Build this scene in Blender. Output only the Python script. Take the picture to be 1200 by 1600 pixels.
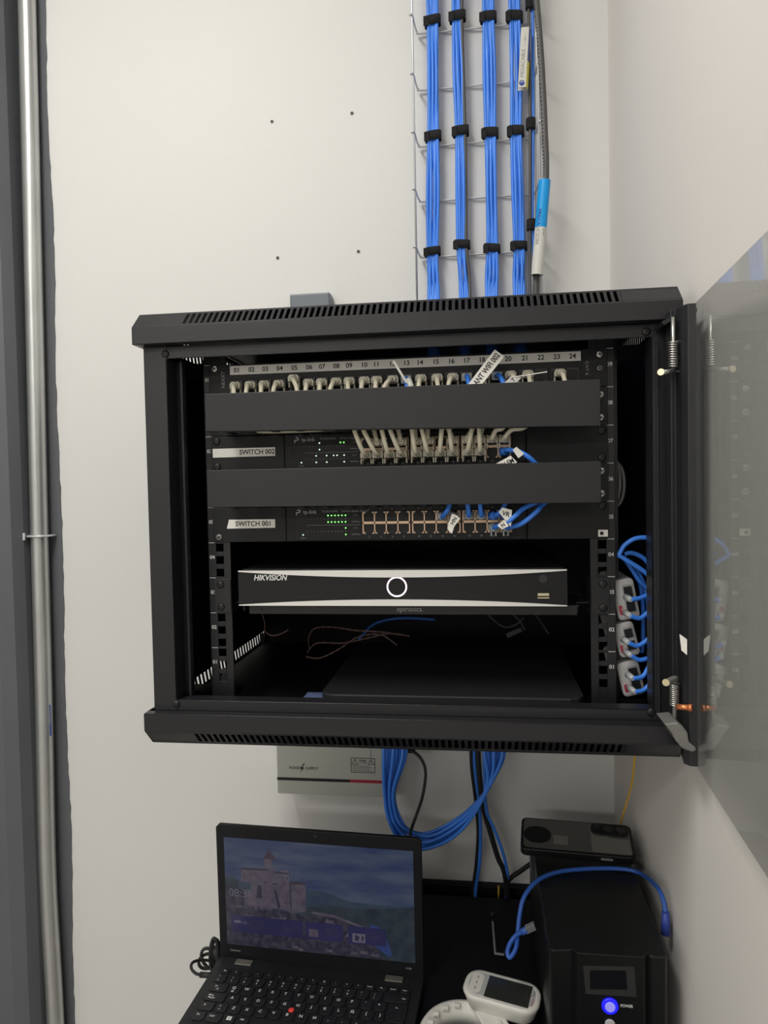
import bpy, math, random
from mathutils import Vector, Matrix
random.seed(7)
for o in list(bpy.data.objects): bpy.data.objects.remove(o)
SC = bpy.context.scene
COL = SC.collection
Z0 = 1230.0            # height of the rack datum over the floor, mm

def S3(p): return Vector((p[0]*.001, p[1]*.001, (p[2]+Z0)*.001))

# ------------------------------------------------------------------ camera
CP = (89.01, -866.53, 244.24); YAW, PIT, ROL = math.radians(-7.44), math.radians(2.02), math.radians(1.12); FPX = 1118.8
f = Vector((math.sin(YAW)*math.cos(PIT), math.cos(YAW)*math.cos(PIT), -math.sin(PIT)))
r = Vector((math.cos(YAW), -math.sin(YAW), 0)); d = f.cross(r)
R_ = math.cos(ROL)*r + math.sin(ROL)*d; D_ = -math.sin(ROL)*r + math.cos(ROL)*d; F_ = f
cam_d = bpy.data.cameras.new('camera'); cam = bpy.data.objects.new('camera', cam_d); COL.objects.link(cam)
cam_d.sensor_fit = 'VERTICAL'; cam_d.sensor_height = 36.0; cam_d.lens = FPX/1600*36.0; cam_d.clip_start = .01
m = Matrix((R_, -D_, -F_)).transposed().to_4x4(); m.translation = S3(CP); cam.matrix_world = m
SC.camera = cam

def W(u, v, x=None, y=None, z=None):
    """world point (mm) seen at pixel u,v on one axis plane"""
    k = ((u-600)/FPX)*R_ + ((v-800)/FPX)*D_ + F_
    ax, val = (0, x) if x is not None else (1, y) if y is not None else (2, z)
    t = (val-CP[ax])/k[ax]
    return (CP[0]+t*k[0], CP[1]+t*k[1], CP[2]+t*k[2])

# ------------------------------------------------------------------ light and exposure
SC.view_settings.view_transform = 'Standard'; SC.view_settings.look = 'None'
SC.view_settings.exposure = 0.2; SC.view_settings.gamma = 1.0; SC.view_settings.use_curve_mapping = False
wd = bpy.data.worlds.new('world'); SC.world = wd; wd.use_nodes = True
wd.node_tree.nodes['Background'].inputs[0].default_value = (.9, .93, 1, 1)
wd.node_tree.nodes['Background'].inputs[1].default_value = 0.05
LAMPS = [  # centre (mm), size x, size y (m), power W, colour
    ((-520, -800, 1560), .30, 1.2, 23, (1, .98, .94)),
    ((1250, -1900, 1560), .30, 1.2, 20, (1, .985, .95)),  # unseen fill lamp, added with its panel to lift the room light
    ((-1500, -2600, 1560), 1.2, .60, 20, (1, .98, .94)),
    ((-1100, -4700, 1500), 1.6, .60, 62, (1, .98, .94)),  # unseen lamp, added for low frontal light on the number strip and cords
]

# ------------------------------------------------------------------ materials
def mat(name, col, rough=.5, metal=0, emit=None, es=0, bump=0, bscale=800, var=0, vscale=6, spec=None, coat=0, trans=0):
    m = bpy.data.materials.new(name); m.use_nodes = True
    nt = m.node_tree; b = nt.nodes['Principled BSDF']
    b.inputs['Base Color'].default_value = (*col, 1); b.inputs['Roughness'].default_value = rough; b.inputs['Metallic'].default_value = metal
    if spec is not None: b.inputs['Specular IOR Level'].default_value = spec
    if coat: b.inputs['Coat Weight'].default_value = coat; b.inputs['Coat Roughness'].default_value = .05
    if emit: b.inputs['Emission Color'].default_value = (*emit, 1); b.inputs['Emission Strength'].default_value = es
    tc = nt.nodes.new('ShaderNodeTexCoord')
    if bump:
        n = nt.nodes.new('ShaderNodeTexNoise'); n.inputs['Scale'].default_value = bscale; n.inputs['Detail'].default_value = 3
        bm = nt.nodes.new('ShaderNodeBump'); bm.inputs['Strength'].default_value = bump; bm.inputs['Distance'].default_value = .001
        nt.links.new(tc.outputs['Object'], n.inputs['Vector']); nt.links.new(n.outputs['Fac'], bm.inputs['Height']); nt.links.new(bm.outputs['Normal'], b.inputs['Normal'])
    if var:
        n2 = nt.nodes.new('ShaderNodeTexNoise'); n2.inputs['Scale'].default_value = vscale; n2.inputs['Detail'].default_value = 5
        mr = nt.nodes.new('ShaderNodeMapRange'); mr.inputs['To Min'].default_value = 1-var; mr.inputs['To Max'].default_value = 1+var
        hs = nt.nodes.new('ShaderNodeHueSaturation'); hs.inputs['Color'].default_value = (*col, 1)
        nt.links.new(tc.outputs['Object'], n2.inputs['Vector']); nt.links.new(n2.outputs['Fac'], mr.inputs['Value']); nt.links.new(mr.outputs['Result'], hs.inputs['Value']); nt.links.new(hs.outputs['Color'], b.inputs['Base Color'])
    return m

M = {}
M['wall'] = mat('painted_plaster', (.69, .685, .665), .75, bump=.25, bscale=35, var=.03, vscale=3)
M['wall_bounce'] = mat('painted_plaster_bounce', (.735, .705, .665), .75, bump=.25, bscale=35, var=.03, vscale=3)  # wall paint made lighter and warmer: bounce light put into the colour
M['grey_paint'] = mat('grey_column_paint', (.105, .11, .122), .5, bump=.5, bscale=60, var=.08, vscale=9)
M['floor'] = mat('floor_tile', (.38, .36, .33), .35, var=.08, vscale=4)
M['ceil'] = mat('ceiling_paint', (.72, .72, .70), .8)
M['black'] = mat('black_powder_coat', (.0145, .0145, .017), .34, spec=.4, bump=.15, bscale=1500, var=.06, vscale=12)
M['blackin'] = mat('black_inner_steel', (.007, .007, .009), .5, spec=.25, bump=.1, bscale=900)
M['duct'] = mat('duct_cover_black', (.0145, .0145, .0165), .48, spec=.4, bump=.15, bscale=1500, var=.08, vscale=15)
M['panel'] = mat('panel_black', (.009, .009, .0105), .5, spec=.3, bump=.1, bscale=1500)
M['plastic'] = mat('black_plastic', (.012, .012, .014), .38, bump=.15, bscale=1800)
M['void'] = mat('socket_black', (.004, .004, .005), .6)
M['rubber'] = mat('black_rubber', (.012, .012, .013), .6)
M['grey_cable'] = mat('dark_grey_jacket', (.075, .072, .07), .5)
M['grey_coil'] = mat('grey_jacket', (.28, .27, .26), .5)
M['blue'] = mat('blue_jacket', (.05, .23, .84), .36, var=.10, vscale=25)
M['blue_shaded'] = mat('blue_jacket_shaded', (.025, .10, .42), .45)  # darker copy of the blue jacket: shade at lower right put into the colour
M['clear_shaded'] = mat('clear_plug_shaded', (.16, .17, .17), .2, spec=.7)  # darker copy of the clear plug, shade on the draped cord painted in
M['beige'] = mat('beige_jacket', (.74, .69, .54), .45, var=.04, vscale=40)
M['beige_boot'] = mat('beige_boot', (.70, .66, .54), .4)
M['clear'] = mat('clear_plug', (.42, .44, .44), .15, spec=.8)
M['label'] = mat('label_tape', (.80, .78, .72), .45)
M['strip'] = mat('number_strip', (.68, .66, .62), .35, var=.1, vscale=30)
M['ink'] = mat('black_ink', (.01, .01, .012), .6)
M['greyink'] = mat('grey_print', (.30, .30, .30), .6)
M['white_ink'] = mat('white_print', (.65, .65, .65), .6)
M['copper'] = mat('copper_shield', (.78, .54, .38), .35, metal=.35)
M['zinc'] = mat('zinc_wire', (.66, .67, .68), .35, metal=.45)
M['galv'] = mat('galvanised_tube', (.50, .51, .50), .34, metal=.75, bump=.2, bscale=50, var=.15, vscale=14)
M['steel'] = mat('bright_screw', (.6, .59, .56), .3, metal=.9)
M['brass'] = mat('brass_pin', (.72, .64, .42), .35, metal=.7)
M['copperpin'] = mat('copper_screw', (.75, .25, .10), .3, metal=.7)
M['silver'] = mat('silver_trim', (.78, .77, .74), .33, metal=.35)
M['velcro'] = mat('black_velcro', (.012, .012, .013), .95, bump=.8, bscale=1400)
M['led'] = mat('green_led', (.1, .5, .1), .4, emit=(.25, 1, .18), es=1.2)
M['ledw'] = mat('pale_led', (.4, .5, .4), .4, emit=(.75, 1, .75), es=.75)
M['ring'] = mat('lit_ring', (.8, .7, .8), .4, emit=(1, .78, .92), es=1.1)
M['cyan'] = mat('cyan_tag', (.0, .33, .80), .4)
M['white'] = mat('white_plastic', (.66, .65, .60), .38, var=.03)
M['injector'] = mat('light_grey_plastic', (.48, .47, .46), .42)
M['red'] = mat('red_print', (.40, .02, .05), .5)
M['yellow'] = mat('yellow_print', (.75, .68, .03), .45)
M['yfibre'] = mat('yellow_jacket', (.75, .45, .04), .45)
M['navy'] = mat('navy_print', (.03, .06, .32), .45)
M['psu'] = mat('grey_green_enamel', (.47, .475, .43), .5, bump=.1, bscale=600)
M['box'] = mat('slate_grey_cover', (.13, .15, .17), .4)
M['silverhinge'] = mat('hinge_grey', (.22, .215, .20), .5, metal=.4, bump=.4, bscale=400, var=.25, vscale=60)
M['laptop'] = mat('laptop_shell', (.008, .008, .010), .5, spec=.25, bump=.15, bscale=2500)
M['palm'] = mat('laptop_deck', (.013, .014, .016), .48, spec=.3, bump=.15, bscale=2500)
M['key'] = mat('key_cap', (.010, .010, .012), .42, spec=.35)
M['hinge'] = mat('hinge_metal', (.17, .165, .14), .4, metal=.4)
M['redcap'] = mat('red_rubber', (.80, .06, .05), .6)
M['desk'] = mat('black_desk', (.004, .004, .006), .55, spec=.2, bump=.1, bscale=500)
M['ups'] = mat('ups_plastic', (.005, .006, .006), .34, spec=.35, bump=.12, bscale=1600)
M['film'] = mat('clear_film', (.035, .035, .035), .12, spec=.9)
M['bluelit'] = mat('blue_ring_light', (.02, .02, .5), .4, emit=(.005, .005, 1), es=1.0)
M['bluebtn'] = mat('lit_button', (.4, .4, .8), .4, emit=(.12, .13, .9), es=.35)
M['phone'] = mat('phone_case', (.006, .006, .007), .35, spec=.3)
M['phoneback'] = mat('phone_back', (.09, .09, .085), .22, spec=.6)
M['phonegrey'] = mat('phone_grey', (.17, .165, .15), .3)
M['lens'] = mat('lens_glass', (.006, .006, .008), .08, spec=.8)
M['meterface'] = mat('meter_face', (.42, .43, .42), .3)
M['meterscreen'] = mat('meter_screen', (.03, .032, .028), .10, spec=.9)
M['wire'] = mat('twisted_wire', (.14, .08, .07), .5)
M['paper'] = mat('printed_paper', (.12, .16, .30), .5, var=.6, vscale=60)

def glass_mat():
    m = bpy.data.materials.new('smoked_glass'); m.use_nodes = True; nt = m.node_tree; nt.nodes.clear()
    o = nt.nodes.new('ShaderNodeOutputMaterial'); mx = nt.nodes.new('ShaderNodeMixShader'); t = nt.nodes.new('ShaderNodeBsdfTransparent'); g = nt.nodes.new('ShaderNodeBsdfGlossy')
    fr = nt.nodes.new('ShaderNodeFresnel'); fr.inputs['IOR'].default_value = 1.6
    t.inputs[0].default_value = (.83, .84, .835, 1); g.inputs['Roughness'].default_value = .03; g.inputs['Color'].default_value = (.95, .95, .95, 1)
    ge = nt.nodes.new('ShaderNodeNewGeometry'); iv = nt.nodes.new('ShaderNodeMath'); iv.operation = 'SUBTRACT'; iv.inputs[0].default_value = 1
    ml = nt.nodes.new('ShaderNodeMath'); ml.operation = 'MULTIPLY'; nt.links.new(ge.outputs['Backfacing'], iv.inputs[1]); nt.links.new(iv.outputs[0], ml.inputs[0]); nt.links.new(fr.outputs[0], ml.inputs[1])
    df = nt.nodes.new('ShaderNodeBsdfDiffuse'); df.inputs[0].default_value = (.55, .56, .55, 1); md = nt.nodes.new('ShaderNodeMixShader'); md.inputs[0].default_value = .05
    nt.links.new(t.outputs[0], md.inputs[1]); nt.links.new(df.outputs[0], md.inputs[2])
    nt.links.new(ml.outputs[0], mx.inputs[0]); nt.links.new(md.outputs[0], mx.inputs[1]); nt.links.new(g.outputs[0], mx.inputs[2]); nt.links.new(mx.outputs[0], o.inputs[0])
    return m
M['glass'] = glass_mat()

# ------------------------------------------------------------------ mesh tools (everything in mm)
_tc = {}
def text_geo(s, shear=0, bold=False):
    k = (s, shear, bold)
    if k not in _tc:
        c = bpy.data.curves.new('t', 'FONT'); c.body = s; c.size = 1; c.align_x = 'CENTER'; c.align_y = 'CENTER'; c.shear = shear; c.resolution_u = 3
        c.offset = .02 if bold else 0
        o = bpy.data.objects.new('t', c); COL.objects.link(o); bpy.context.view_layer.update()
        me = bpy.data.meshes.new_from_object(o.evaluated_get(bpy.context.evaluated_depsgraph_get()))
        vs = [v.co.copy() for v in me.vertices]; fs = [tuple(p.vertices) for p in me.polygons]
        w = (max(v.x for v in vs)-min(v.x for v in vs)) if vs else 1
        bpy.data.objects.remove(o); bpy.data.curves.remove(c); bpy.data.meshes.remove(me)
        _tc[k] = (vs, fs, w)
    return _tc[k]

WM = {}
def frame(o, xd, yd):
    x = Vector(xd).normalized(); y = Vector(yd); y = (y - x*y.dot(x)).normalized(); z = x.cross(y)
    m = Matrix((x, y, z)).transposed().to_4x4(); m.translation = Vector(o); return m
FRONT = lambda o: frame(o, (1, 0, 0), (0, 0, 1))       # local z points to the viewer (-y)

class MB:
    def __init__(s): s.v = []; s.f = []; s.mi = []; s.sm = []; s.xf = None; s.m = 0
    def _p(s, p):
        p = Vector(p); s.v.append(s.xf @ p if s.xf else p); return len(s.v)-1
    def face(s, idx, sm=False): s.f.append(tuple(idx)); s.mi.append(s.m); s.sm.append(sm)
    def poly(s, pts, sm=False): s.face([s._p(p) for p in pts], sm); return s
    def obox(s, o, a, b, c):
        o, a, b, c = map(Vector, (o, a, b, c))
        i = [s._p(p) for p in (o, o+a, o+a+b, o+b, o+c, o+a+c, o+a+b+c, o+b+c)]
        fl = ((0, 3, 2, 1), (4, 5, 6, 7), (0, 1, 5, 4), (1, 2, 6, 5), (2, 3, 7, 6), (3, 0, 4, 7))
        if a.cross(b).dot(c) < 0: fl = [tuple(reversed(q)) for q in fl]
        for q in fl: s.face([i[k] for k in q])
        return s
    def box(s, x0, x1, y0, y1, z0, z1): return s.obox((x0, y0, z0), (x1-x0, 0, 0), (0, y1-y0, 0), (0, 0, z1-z0))
    def prism(s, pl, o, xd, yd, h, sm=False, cap=True):
        """polygon pl in plane (o,xd,yd), extruded along xd x yd by h"""
        o = Vector(o); xd = Vector(xd); yd = Vector(yd); n = xd.cross(yd).normalized()*h
        a = [s._p(o+xd*p[0]+yd*p[1]) for p in pl]; b = [s._p(o+xd*p[0]+yd*p[1]+n) for p in pl]
        ar = sum(pl[i][0]*pl[(i+1) % len(pl)][1]-pl[(i+1) % len(pl)][0]*pl[i][1] for i in range(len(pl)))
        fw = (ar > 0) == (h > 0)
        L = len(pl)
        for i in range(L):
            j = (i+1) % L; q = [a[i], a[j], b[j], b[i]]; s.face(q if fw else q[::-1], sm)
        if cap:
            s.face(a[::-1] if fw else a); s.face(b if fw else b[::-1])
        return s
    def tube(s, pts, rad, seg=8, cap=True, closed=False, sx=1.0):
        pts = [Vector(p) for p in pts]; n = len(pts)
        rr = rad if isinstance(rad, (list, tuple)) else [rad]*n
        up = None; rings = []
        for i, p in enumerate(pts):
            if closed: t = pts[(i+1) % n]-pts[i-1]
            else: t = pts[min(i+1, n-1)]-pts[max(i-1, 0)]
            if t.length < 1e-9: t = Vector((0, 0, 1))
            t.normalize()
            if up is None:
                up = Vector((0, 0, 1)) if abs(t.z) < .9 else Vector((0, 1, 0))
            up = (up - t*up.dot(t)); up = up.normalized() if up.length > 1e-6 else t.orthogonal().normalized()
            sd = t.cross(up)
            rings.append([s._p(p+(up*math.sin(2*math.pi*k/seg)+sd*math.cos(2*math.pi*k/seg)*sx)*rr[i]) for k in range(seg)])
        for i in range(n if closed else n-1):
            A, B = rings[i], rings[(i+1) % n]
            for k in range(seg):
                k2 = (k+1) % seg; s.face((A[k], B[k], B[k2], A[k2]), True)
        if cap and not closed: s.face(rings[0]); s.face(rings[-1][::-1])
        return s
    def cyl(s, a, b, rad, seg=16, r2=None):
        return s.tube([a, b], [rad, rad if r2 is None else r2], seg)
    def text(s, t, size, fr, shear=0, bold=False, fit=None, lift=.15):
        vs, fs, w = text_geo(t, shear, bold); k = size; kx = size if fit is None else fit/w
        base = []
        for v in vs: base.append(s._p(fr @ Vector((v.x*kx, v.y*k, lift))))
        for q in fs: s.face([base[i] for i in q])
        return s
    def build(s, name, mats, parent=None, bevel=0, seg=2, sub=0, org=None):
        me = bpy.data.meshes.new(name)
        if parent is not None: o0 = WM[parent.name]
        else:
            if org: o0 = Vector(org)
            else:
                xs = [v.x for v in s.v]; ys = [v.y for v in s.v]; zs = [v.z for v in s.v]
                o0 = Vector(((min(xs)+max(xs))/2, (min(ys)+max(ys))/2, min(zs)))
        me.from_pydata([((v-o0)*.001)[:] for v in s.v], [], s.f)
        for mm in (mats if isinstance(mats, (list, tuple)) else [mats]): me.materials.append(M[mm])
        me.polygons.foreach_set('material_index', s.mi); me.polygons.foreach_set('use_smooth', s.sm); me.update()
        o = bpy.data.objects.new(name, me); COL.objects.link(o)
        WM[o.name] = o0
        if parent is not None: o.parent = parent
        else: o.location = S3(o0)
        if bevel:
            b = o.modifiers.new('bevel', 'BEVEL'); b.width = bevel*.001; b.segments = seg; b.limit_method = 'ANGLE'; b.angle_limit = math.radians(40)
        if sub:
            b = o.modifiers.new('sub', 'SUBSURF'); b.levels = b.render_levels = sub
        return o

def tag(o, label=None, cat=None, group=None, kind=None):
    if label: o['label'] = label
    if cat: o['category'] = cat
    if group: o['group'] = group
    if kind: o['kind'] = kind
    return o
def thing(name, label, cat, loc, group=None):
    o = bpy.data.objects.new(name, None); COL.objects.link(o); o.location = S3(loc); o.empty_display_size = .02
    WM[o.name] = Vector(loc); return tag(o, label, cat, group)
def cr(pts, n=6, closed=False):
    P = [Vector(p) for p in pts]; out = []; L = len(P)
    rng = range(L if closed else L-1)
    for i in rng:
        if closed: a, b, c, e = P[i-1], P[i], P[(i+1) % L], P[(i+2) % L]
        else: a, b, c, e = P[max(i-1, 0)], P[i], P[i+1], P[min(i+2, L-1)]
        for k in range(n):
            t = k/n; out.append(.5*((2*b)+(c-a)*t+(2*a-5*b+4*c-e)*t*t+(3*b-a-3*c+e)*t**3))
    if not closed: out.append(P[-1])
    return out
def rrect(w, h, r, n=4):
    p = []
    for cx, cy, a0 in ((w/2-r, h/2-r, 0), (-w/2+r, h/2-r, 90), (-w/2+r, -h/2+r, 180), (w/2-r, -h/2+r, 270)):
        for k in range(n+1):
            a = math.radians(a0+90*k/n); p.append((cx+r*math.cos(a), cy+r*math.sin(a)))
    return p
def struct(mb, name, m, **k): return tag(mb.build(name, m, **k), kind='structure')

# ================================================================== SETTING
WY, WX = 430, 323      # back wall plane, right wall plane
XL, YF, ZF, ZC = -2600, -6000, -Z0, 1670
struct(MB().box(XL-50, WX+60, WY, WY+60, ZF-50, ZC+50), 'wall_back', 'wall')
struct(MB().box(WX, WX+60, -1400, WY, ZF, ZC), 'wall_right', 'wall_bounce')
struct(MB().box(WX, WX+2400, -1440, -1400, ZF, ZC), 'wall_side', 'wall')
struct(MB().box(WX+2400, WX+2460, YF, -1400, ZF, ZC), 'wall_far', 'wall')
struct(MB().box(XL-60, XL, YF, WY, ZF, ZC), 'wall_left', 'wall')
struct(MB().box(XL-60, WX+2460, YF-60, YF, ZF, ZC), 'wall_front', 'wall')
struct(MB().box(XL-60, WX+2460, YF-60, WY+60, ZF-60, ZF), 'floor', 'floor')
struct(MB().box(XL-60, WX+2460, YF-60, WY+60, ZC, ZC+60), 'ceiling', 'ceil')
# grey painted column face with a ragged paint edge
mb = MB(); edge = []
zz = -1225.0
while zz < ZC-2:
    t = (zz+813)/1990; edge.append((-719+13*t+random.uniform(-1.3, 1.3)+2.2*math.sin(zz*.011), zz)); zz += 17
pl = [(-1180, -1225)]+edge+[(-1180, edge[-1][1])]
mb.prism(pl, (0, WY, 0), (1, 0, 0), (0, 0, 1), 2.5)
struct(mb, 'trim_1', 'grey_paint')
mb = MB(); pl = [(-1150, 0), (-1150, -70), (-800, -70), (-775, -60), (-764, -40), (-762, 0)]
mb.prism(pl, (0, WY-2.5, ZF+2), (1, 0, 0), (0, 1, 0), ZC-ZF-4)
struct(mb, 'trim_2', 'grey_paint', bevel=4)

for i, (c, sx, sy, pw, co) in enumerate(LAMPS):
    t = thing('ceiling_light', ['slim ceiling light panel above and left of the rack', 'ceiling light panel out in the room to the right behind the viewer', 'ceiling light panel at the back of the room on the left', 'wide ceiling light panel at the far end of the room'][i], 'ceiling light', (c[0], c[1], ZC))
    mb = MB(); w, h = sx*500, sy*500; x, y = c[0], c[1]
    for a in (-1, 1):
        mb.box(x+a*(w+10)-6, x+a*(w+10)+6, y-h-16, y+h+16, ZC-60, ZC); mb.box(x-w-16, x+w+16, y+a*(h+10)-6, y+a*(h+10)+6, ZC-60, ZC)
    mb.build('frame', 'white', t)
    ld = bpy.data.lights.new('lamp', 'AREA'); ld.shape = 'RECTANGLE'; ld.size = sx; ld.size_y = sy; ld.energy = pw; ld.color = co
    lo = bpy.data.objects.new('lamp', ld); COL.objects.link(lo); lo.parent = t; lo.location = (0, 0, (c[2]-ZC)*.001+.06)

# wall plugs (four drilled holes)
for (u, v), lb in zip(((425, 190), (550, 177), (434, 403), (560, 393)), ('upper left', 'upper right', 'lower left', 'lower right')):
    x, _, z = W(u, v, y=WY)
    mb = MB(); mb.cyl((x, WY, z), (x, WY-1.5, z), 3.4, 12, 2.6); mb.m = 1; mb.cyl((x, WY-1.5, z), (x, WY-1.9, z), 2.0, 10)
    tag(mb.build('wall_plug', ['grey_coil', 'ink']), 'small grey wall plug in the white wall, %s of the four above the rack' % lb, 'wall plug', 'wall plugs above the rack')

# ================================================================== CONDUIT
co = thing('conduit', 'galvanised round steel conduit running down the grey column', 'conduit', (-745, 408, ZF))
pts = [(-748, 406, ZF), (-747, 406, -800), (-752, 406, -500), (-748, 408, -150), (-744, 408, 210), (-737, 408, 700), (-731, 408, 1165), (-726, 408, ZC-5)]
mb = MB(); mb.tube(cr(pts, 6), 16, 20); mb.build('pipe', 'galv', co)
p = W(60, 838, y=395); z = p[2]; x = -744
mb = MB(); mb.tube([(x-30, 425, z), (x-19, 425, z), (x-18, 400, z), (x-10, 391, z), (x, 389.5, z), (x+10, 391, z), (x+18, 400, z), (x+18, 425, z)], 2.2, 8, sx=2.5)
mb.box(x-44, x-17, 386, 390, z-7, z+7); mb.cyl((x-31, 387, z), (x-31, 383, z), 4, 6)
mb.build('clamp', 'zinc', co, bevel=.8)
p = W(77.5, 1101, y=404); q = W(80.5, 1149, y=404)
mb = MB(); mb.box(p[0]-2.2, p[0]+2.0, 402, 404, q[2], p[2]); mb.m = 1; mb.box(p[0]-1, p[0]+.9, 401.8, 402, q[2]+22, p[2]-6); mb.build('sticker', ['navy', 'greyink'], co)

# ================================================================== BACK BOX, PSU
x0, _, z0 = W(453, 482, y=400); x1, _, z1 = W(515, 456, y=400)
bx = thing('junction_box', 'slate grey wall box peeking out above the rack top', 'wall box', ((x0+x1)/2, 415, z1-90))
mb = MB(); mb.box(x0, x1, 400, WY-.5, z1-90, z1); mb.build('cover', 'box', bx, bevel=3)
mb = MB(); mb.box(x0+2, x1-2, 418, WY-.2, z1-92, z1+1.5); mb.build('back_plate', 'box', bx)

ps = thing('power_supply_box', 'pale grey metal power box with black and red stripe under the rack', 'power supply box', (-170, 400, -298))
mb = MB(); mb.box(-270, -72, 350, 352, -296, -110); mb.box(-270, -72, 352, WY-.5, -296, -110); mb.build('housing', 'psu', ps, bevel=1.5)
mb = MB(); mb.box(-270, -139, 349.2, 350, -271.5, -266.5); mb.build('black_stripe', 'ink', ps)
mb = MB(); mb.box(-139, -72, 349.2, 350, -271.5, -266.5); mb.build('red_stripe', 'red', ps)
c = W(472, 1200, y=349.4); mb = MB(); mb.text('POWER', 7.5, FRONT((c[0]-12.5, 349.6, c[2]-.5)), shear=.2, fit=22); mb.text('SUPPLY', 7.5, FRONT((c[0]+17, 349.6, c[2]-.5)), shear=.2, fit=24)
mb.prism([(1.5, 8), (4.5, 9), (-.5, 1.2), (2.6, .6), (-5, -9), (-1.4, -1.6), (-3.8, -1.4)], (c[0]+1, 349.7, c[2]), (1, 0, 0), (0, 0, 1), .3)
mb.build('logo', 'ink', ps)
cx, _, cz = W(567, 1196, y=349.4); mb = MB()
w, h = 21, 12.5
for a in (-1, 1):
    mb.box(cx-w, cx+w, 349.5, 350, cz+a*h-.5, cz+a*h+.5); mb.box(cx+a*w-.5, cx+a*w+.5, 349.5, 350, cz-h, cz+h)
    tx = cx+a*14
    for q in (((tx-5.5, cz+1.5), (tx, cz+11)), ((tx, cz+11), (tx+5.5, cz+1.5)), ((tx-5.5, cz+1.5), (tx+5.5, cz+1.5))):
        mb.tube([(q[0][0], 349.8, q[0][1]), (q[1][0], 349.8, q[1][1])], .45, 4)
    mb.text('!', 7, FRONT((tx, 349.6, cz+5.2)), bold=True)
mb.text('WARNING', 4.5, FRONT((cx, 349.6, cz+8)), bold=True, fit=14); mb.text('CAUTION', 3.5, FRONT((cx, 349.6, cz+4)), fit=13)
for k in range(4): mb.box(cx-18.5, cx+(17 if k % 2 else 12), 349.6, 350, cz-1.6-2.7*k, cz-1.0-2.7*k)
mb.build('warning_label', 'ink', ps)
c = W(579, 1183, y=349.5); mb = MB(); mb.box(c[0]-.6, c[0]+.6, 349.3, 350, c[2]-8, -150); mb.build('panel_seam', 'greyink', ps)

# ================================================================== CABINET
cab = thing('rack_cabinet', 'black wall mounted rack cabinet with its glass door swung open', 'rack cabinet', (0, 170, -60))
YB = 395
def vent_strip(mb, x0, x1, P0, P1, n, xs0, xs1, sw, mg):
    """sheet from line P0(y,z) to P1(y,z) across x0..x1 with n slots"""
    P0 = Vector((0, *P0)); P1 = Vector((0, *P1)); v = P1-P0; L = v.length; vn = v/L; nrm = vn.cross(Vector((1, 0, 0))).normalized()*1.4
    def sl(xa, xb, a, b): mb.obox(Vector((xa, 0, 0))+P0+vn*a, (xb-xa, 0, 0), vn*(b-a), nrm)
    sl(x0, x1, 0, mg); sl(x0, x1, L-mg, L); sl(x0, xs0, mg, L-mg); sl(xs1, x1, mg, L-mg)
    pitch = (xs1-xs0+0)/n
    for k in range(n): sl(xs0+k*pitch+sw, xs0+(k+1)*pitch, mg, L-mg)
# top cover
mb = MB()
mb.box(-307, 307, -71, -69.5, 415, 435)
vent_strip(mb, -307, 307, (-71, 435), (-50, 454.5), 69, -246, 246, 3.6, 3.2)
mb.box(-307, -12, -50, YB, 453, 454.5); mb.box(217, 307, -50, YB, 453, 454.5); mb.box(-12, 217, -50, 368, 453, 454.5); mb.box(-12, 217, 394, YB, 453, 454.5)
for sx in (-1, 1):
    for pl in ([(-71, 415), (-71, 435), (-50, 454.5), (40, 454.5), (40, 415)], [(40, 415), (40, 420), (386, 420), (386, 415)], [(40, 448), (40, 454.5), (386, 454.5), (386, 448)], [(386, 415), (386, 454.5), (YB, 454.5), (YB, 415)]):
        mb.prism(pl, (sx*307, 0, 0), (0, 1, 0), (0, 0, 1), -sx*1.4)
mb.box(-307, 307, YB-1.4, YB, 415, 454)
for sx in (-1, 1): mb.box(min(sx*307, sx*297), max(sx*307, sx*297), -71, YB, 415, 416.2)
mb.box(-300, 300, -71, -57, 415, 416.2)
mb.build('top_cover', 'black', cab, bevel=.7, seg=1)
# bottom cover
mb = MB()
mb.box(-307, 307, -71, -69.5, -40, -19)
vent_strip(mb, -307, 307, (-50, -60), (-71, -40), 66, -246, 246, 3.6, 3.6)
mb.box(-307, 307, -50, YB, -61, -59.5)
mb.box(-307, 307, -71, -50, -20.5, -19)
for sx in (-1, 1):
    for pl in ([(-71, -19), (-71, -40), (-50, -61), (40, -61), (40, -19)], [(40, -34), (40, -61), (386, -61), (386, -34)], [(386, -19), (386, -61), (YB, -61), (YB, -19)]):
        mb.prism(pl, (sx*307, 0, 0), (0, 1, 0), (0, 0, 1), -sx*1.4)
    mb.box(min(sx*307, sx*298), max(sx*307, sx*298), -60, 40, -20.2, -19)
mb.box(-307, 307, YB-1.4, YB, -61, -19)
mb.build('bottom_cover', 'black', cab, bevel=.7, seg=1)
mb = MB(); mb.box(-298, 298, -50, YB-2, -35.5, -34); mb.build('base_panel', 'blackin', cab)
# front frame
mb = MB()
mb.box(-300, 300, -56, -54, 400, 415); mb.box(-300, 300, -56, -35, 413.4, 415)
mb.box(-300, 300, -56, -54, -19, -6.5); mb.box(-300, 300, -56, -35, -8, -6.5)
mb.box(-300, -271, -57, -55, -19, 415); mb.box(-273, -271, -57, -30, -6, 400); mb.box(-300, -298.5, -57, -30, -19, 415)
mb.box(277, 300, -57, -55, -19, 415); mb.box(277, 279, -57, -30, -6, 400); mb.box(298.5, 300, -57, -30, -19, 415)
mb.box(-263, -260, -40, -28, -6, 400); mb.box(-300, -260, -31, -28, -6, 400)
mb.box(282, 284.5, -60, -57, 120, 395); mb.box(282, 284.5, -60, -57, -10, 112)
mb.build('front_frame', 'black', cab, bevel=.6, seg=1)
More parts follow.
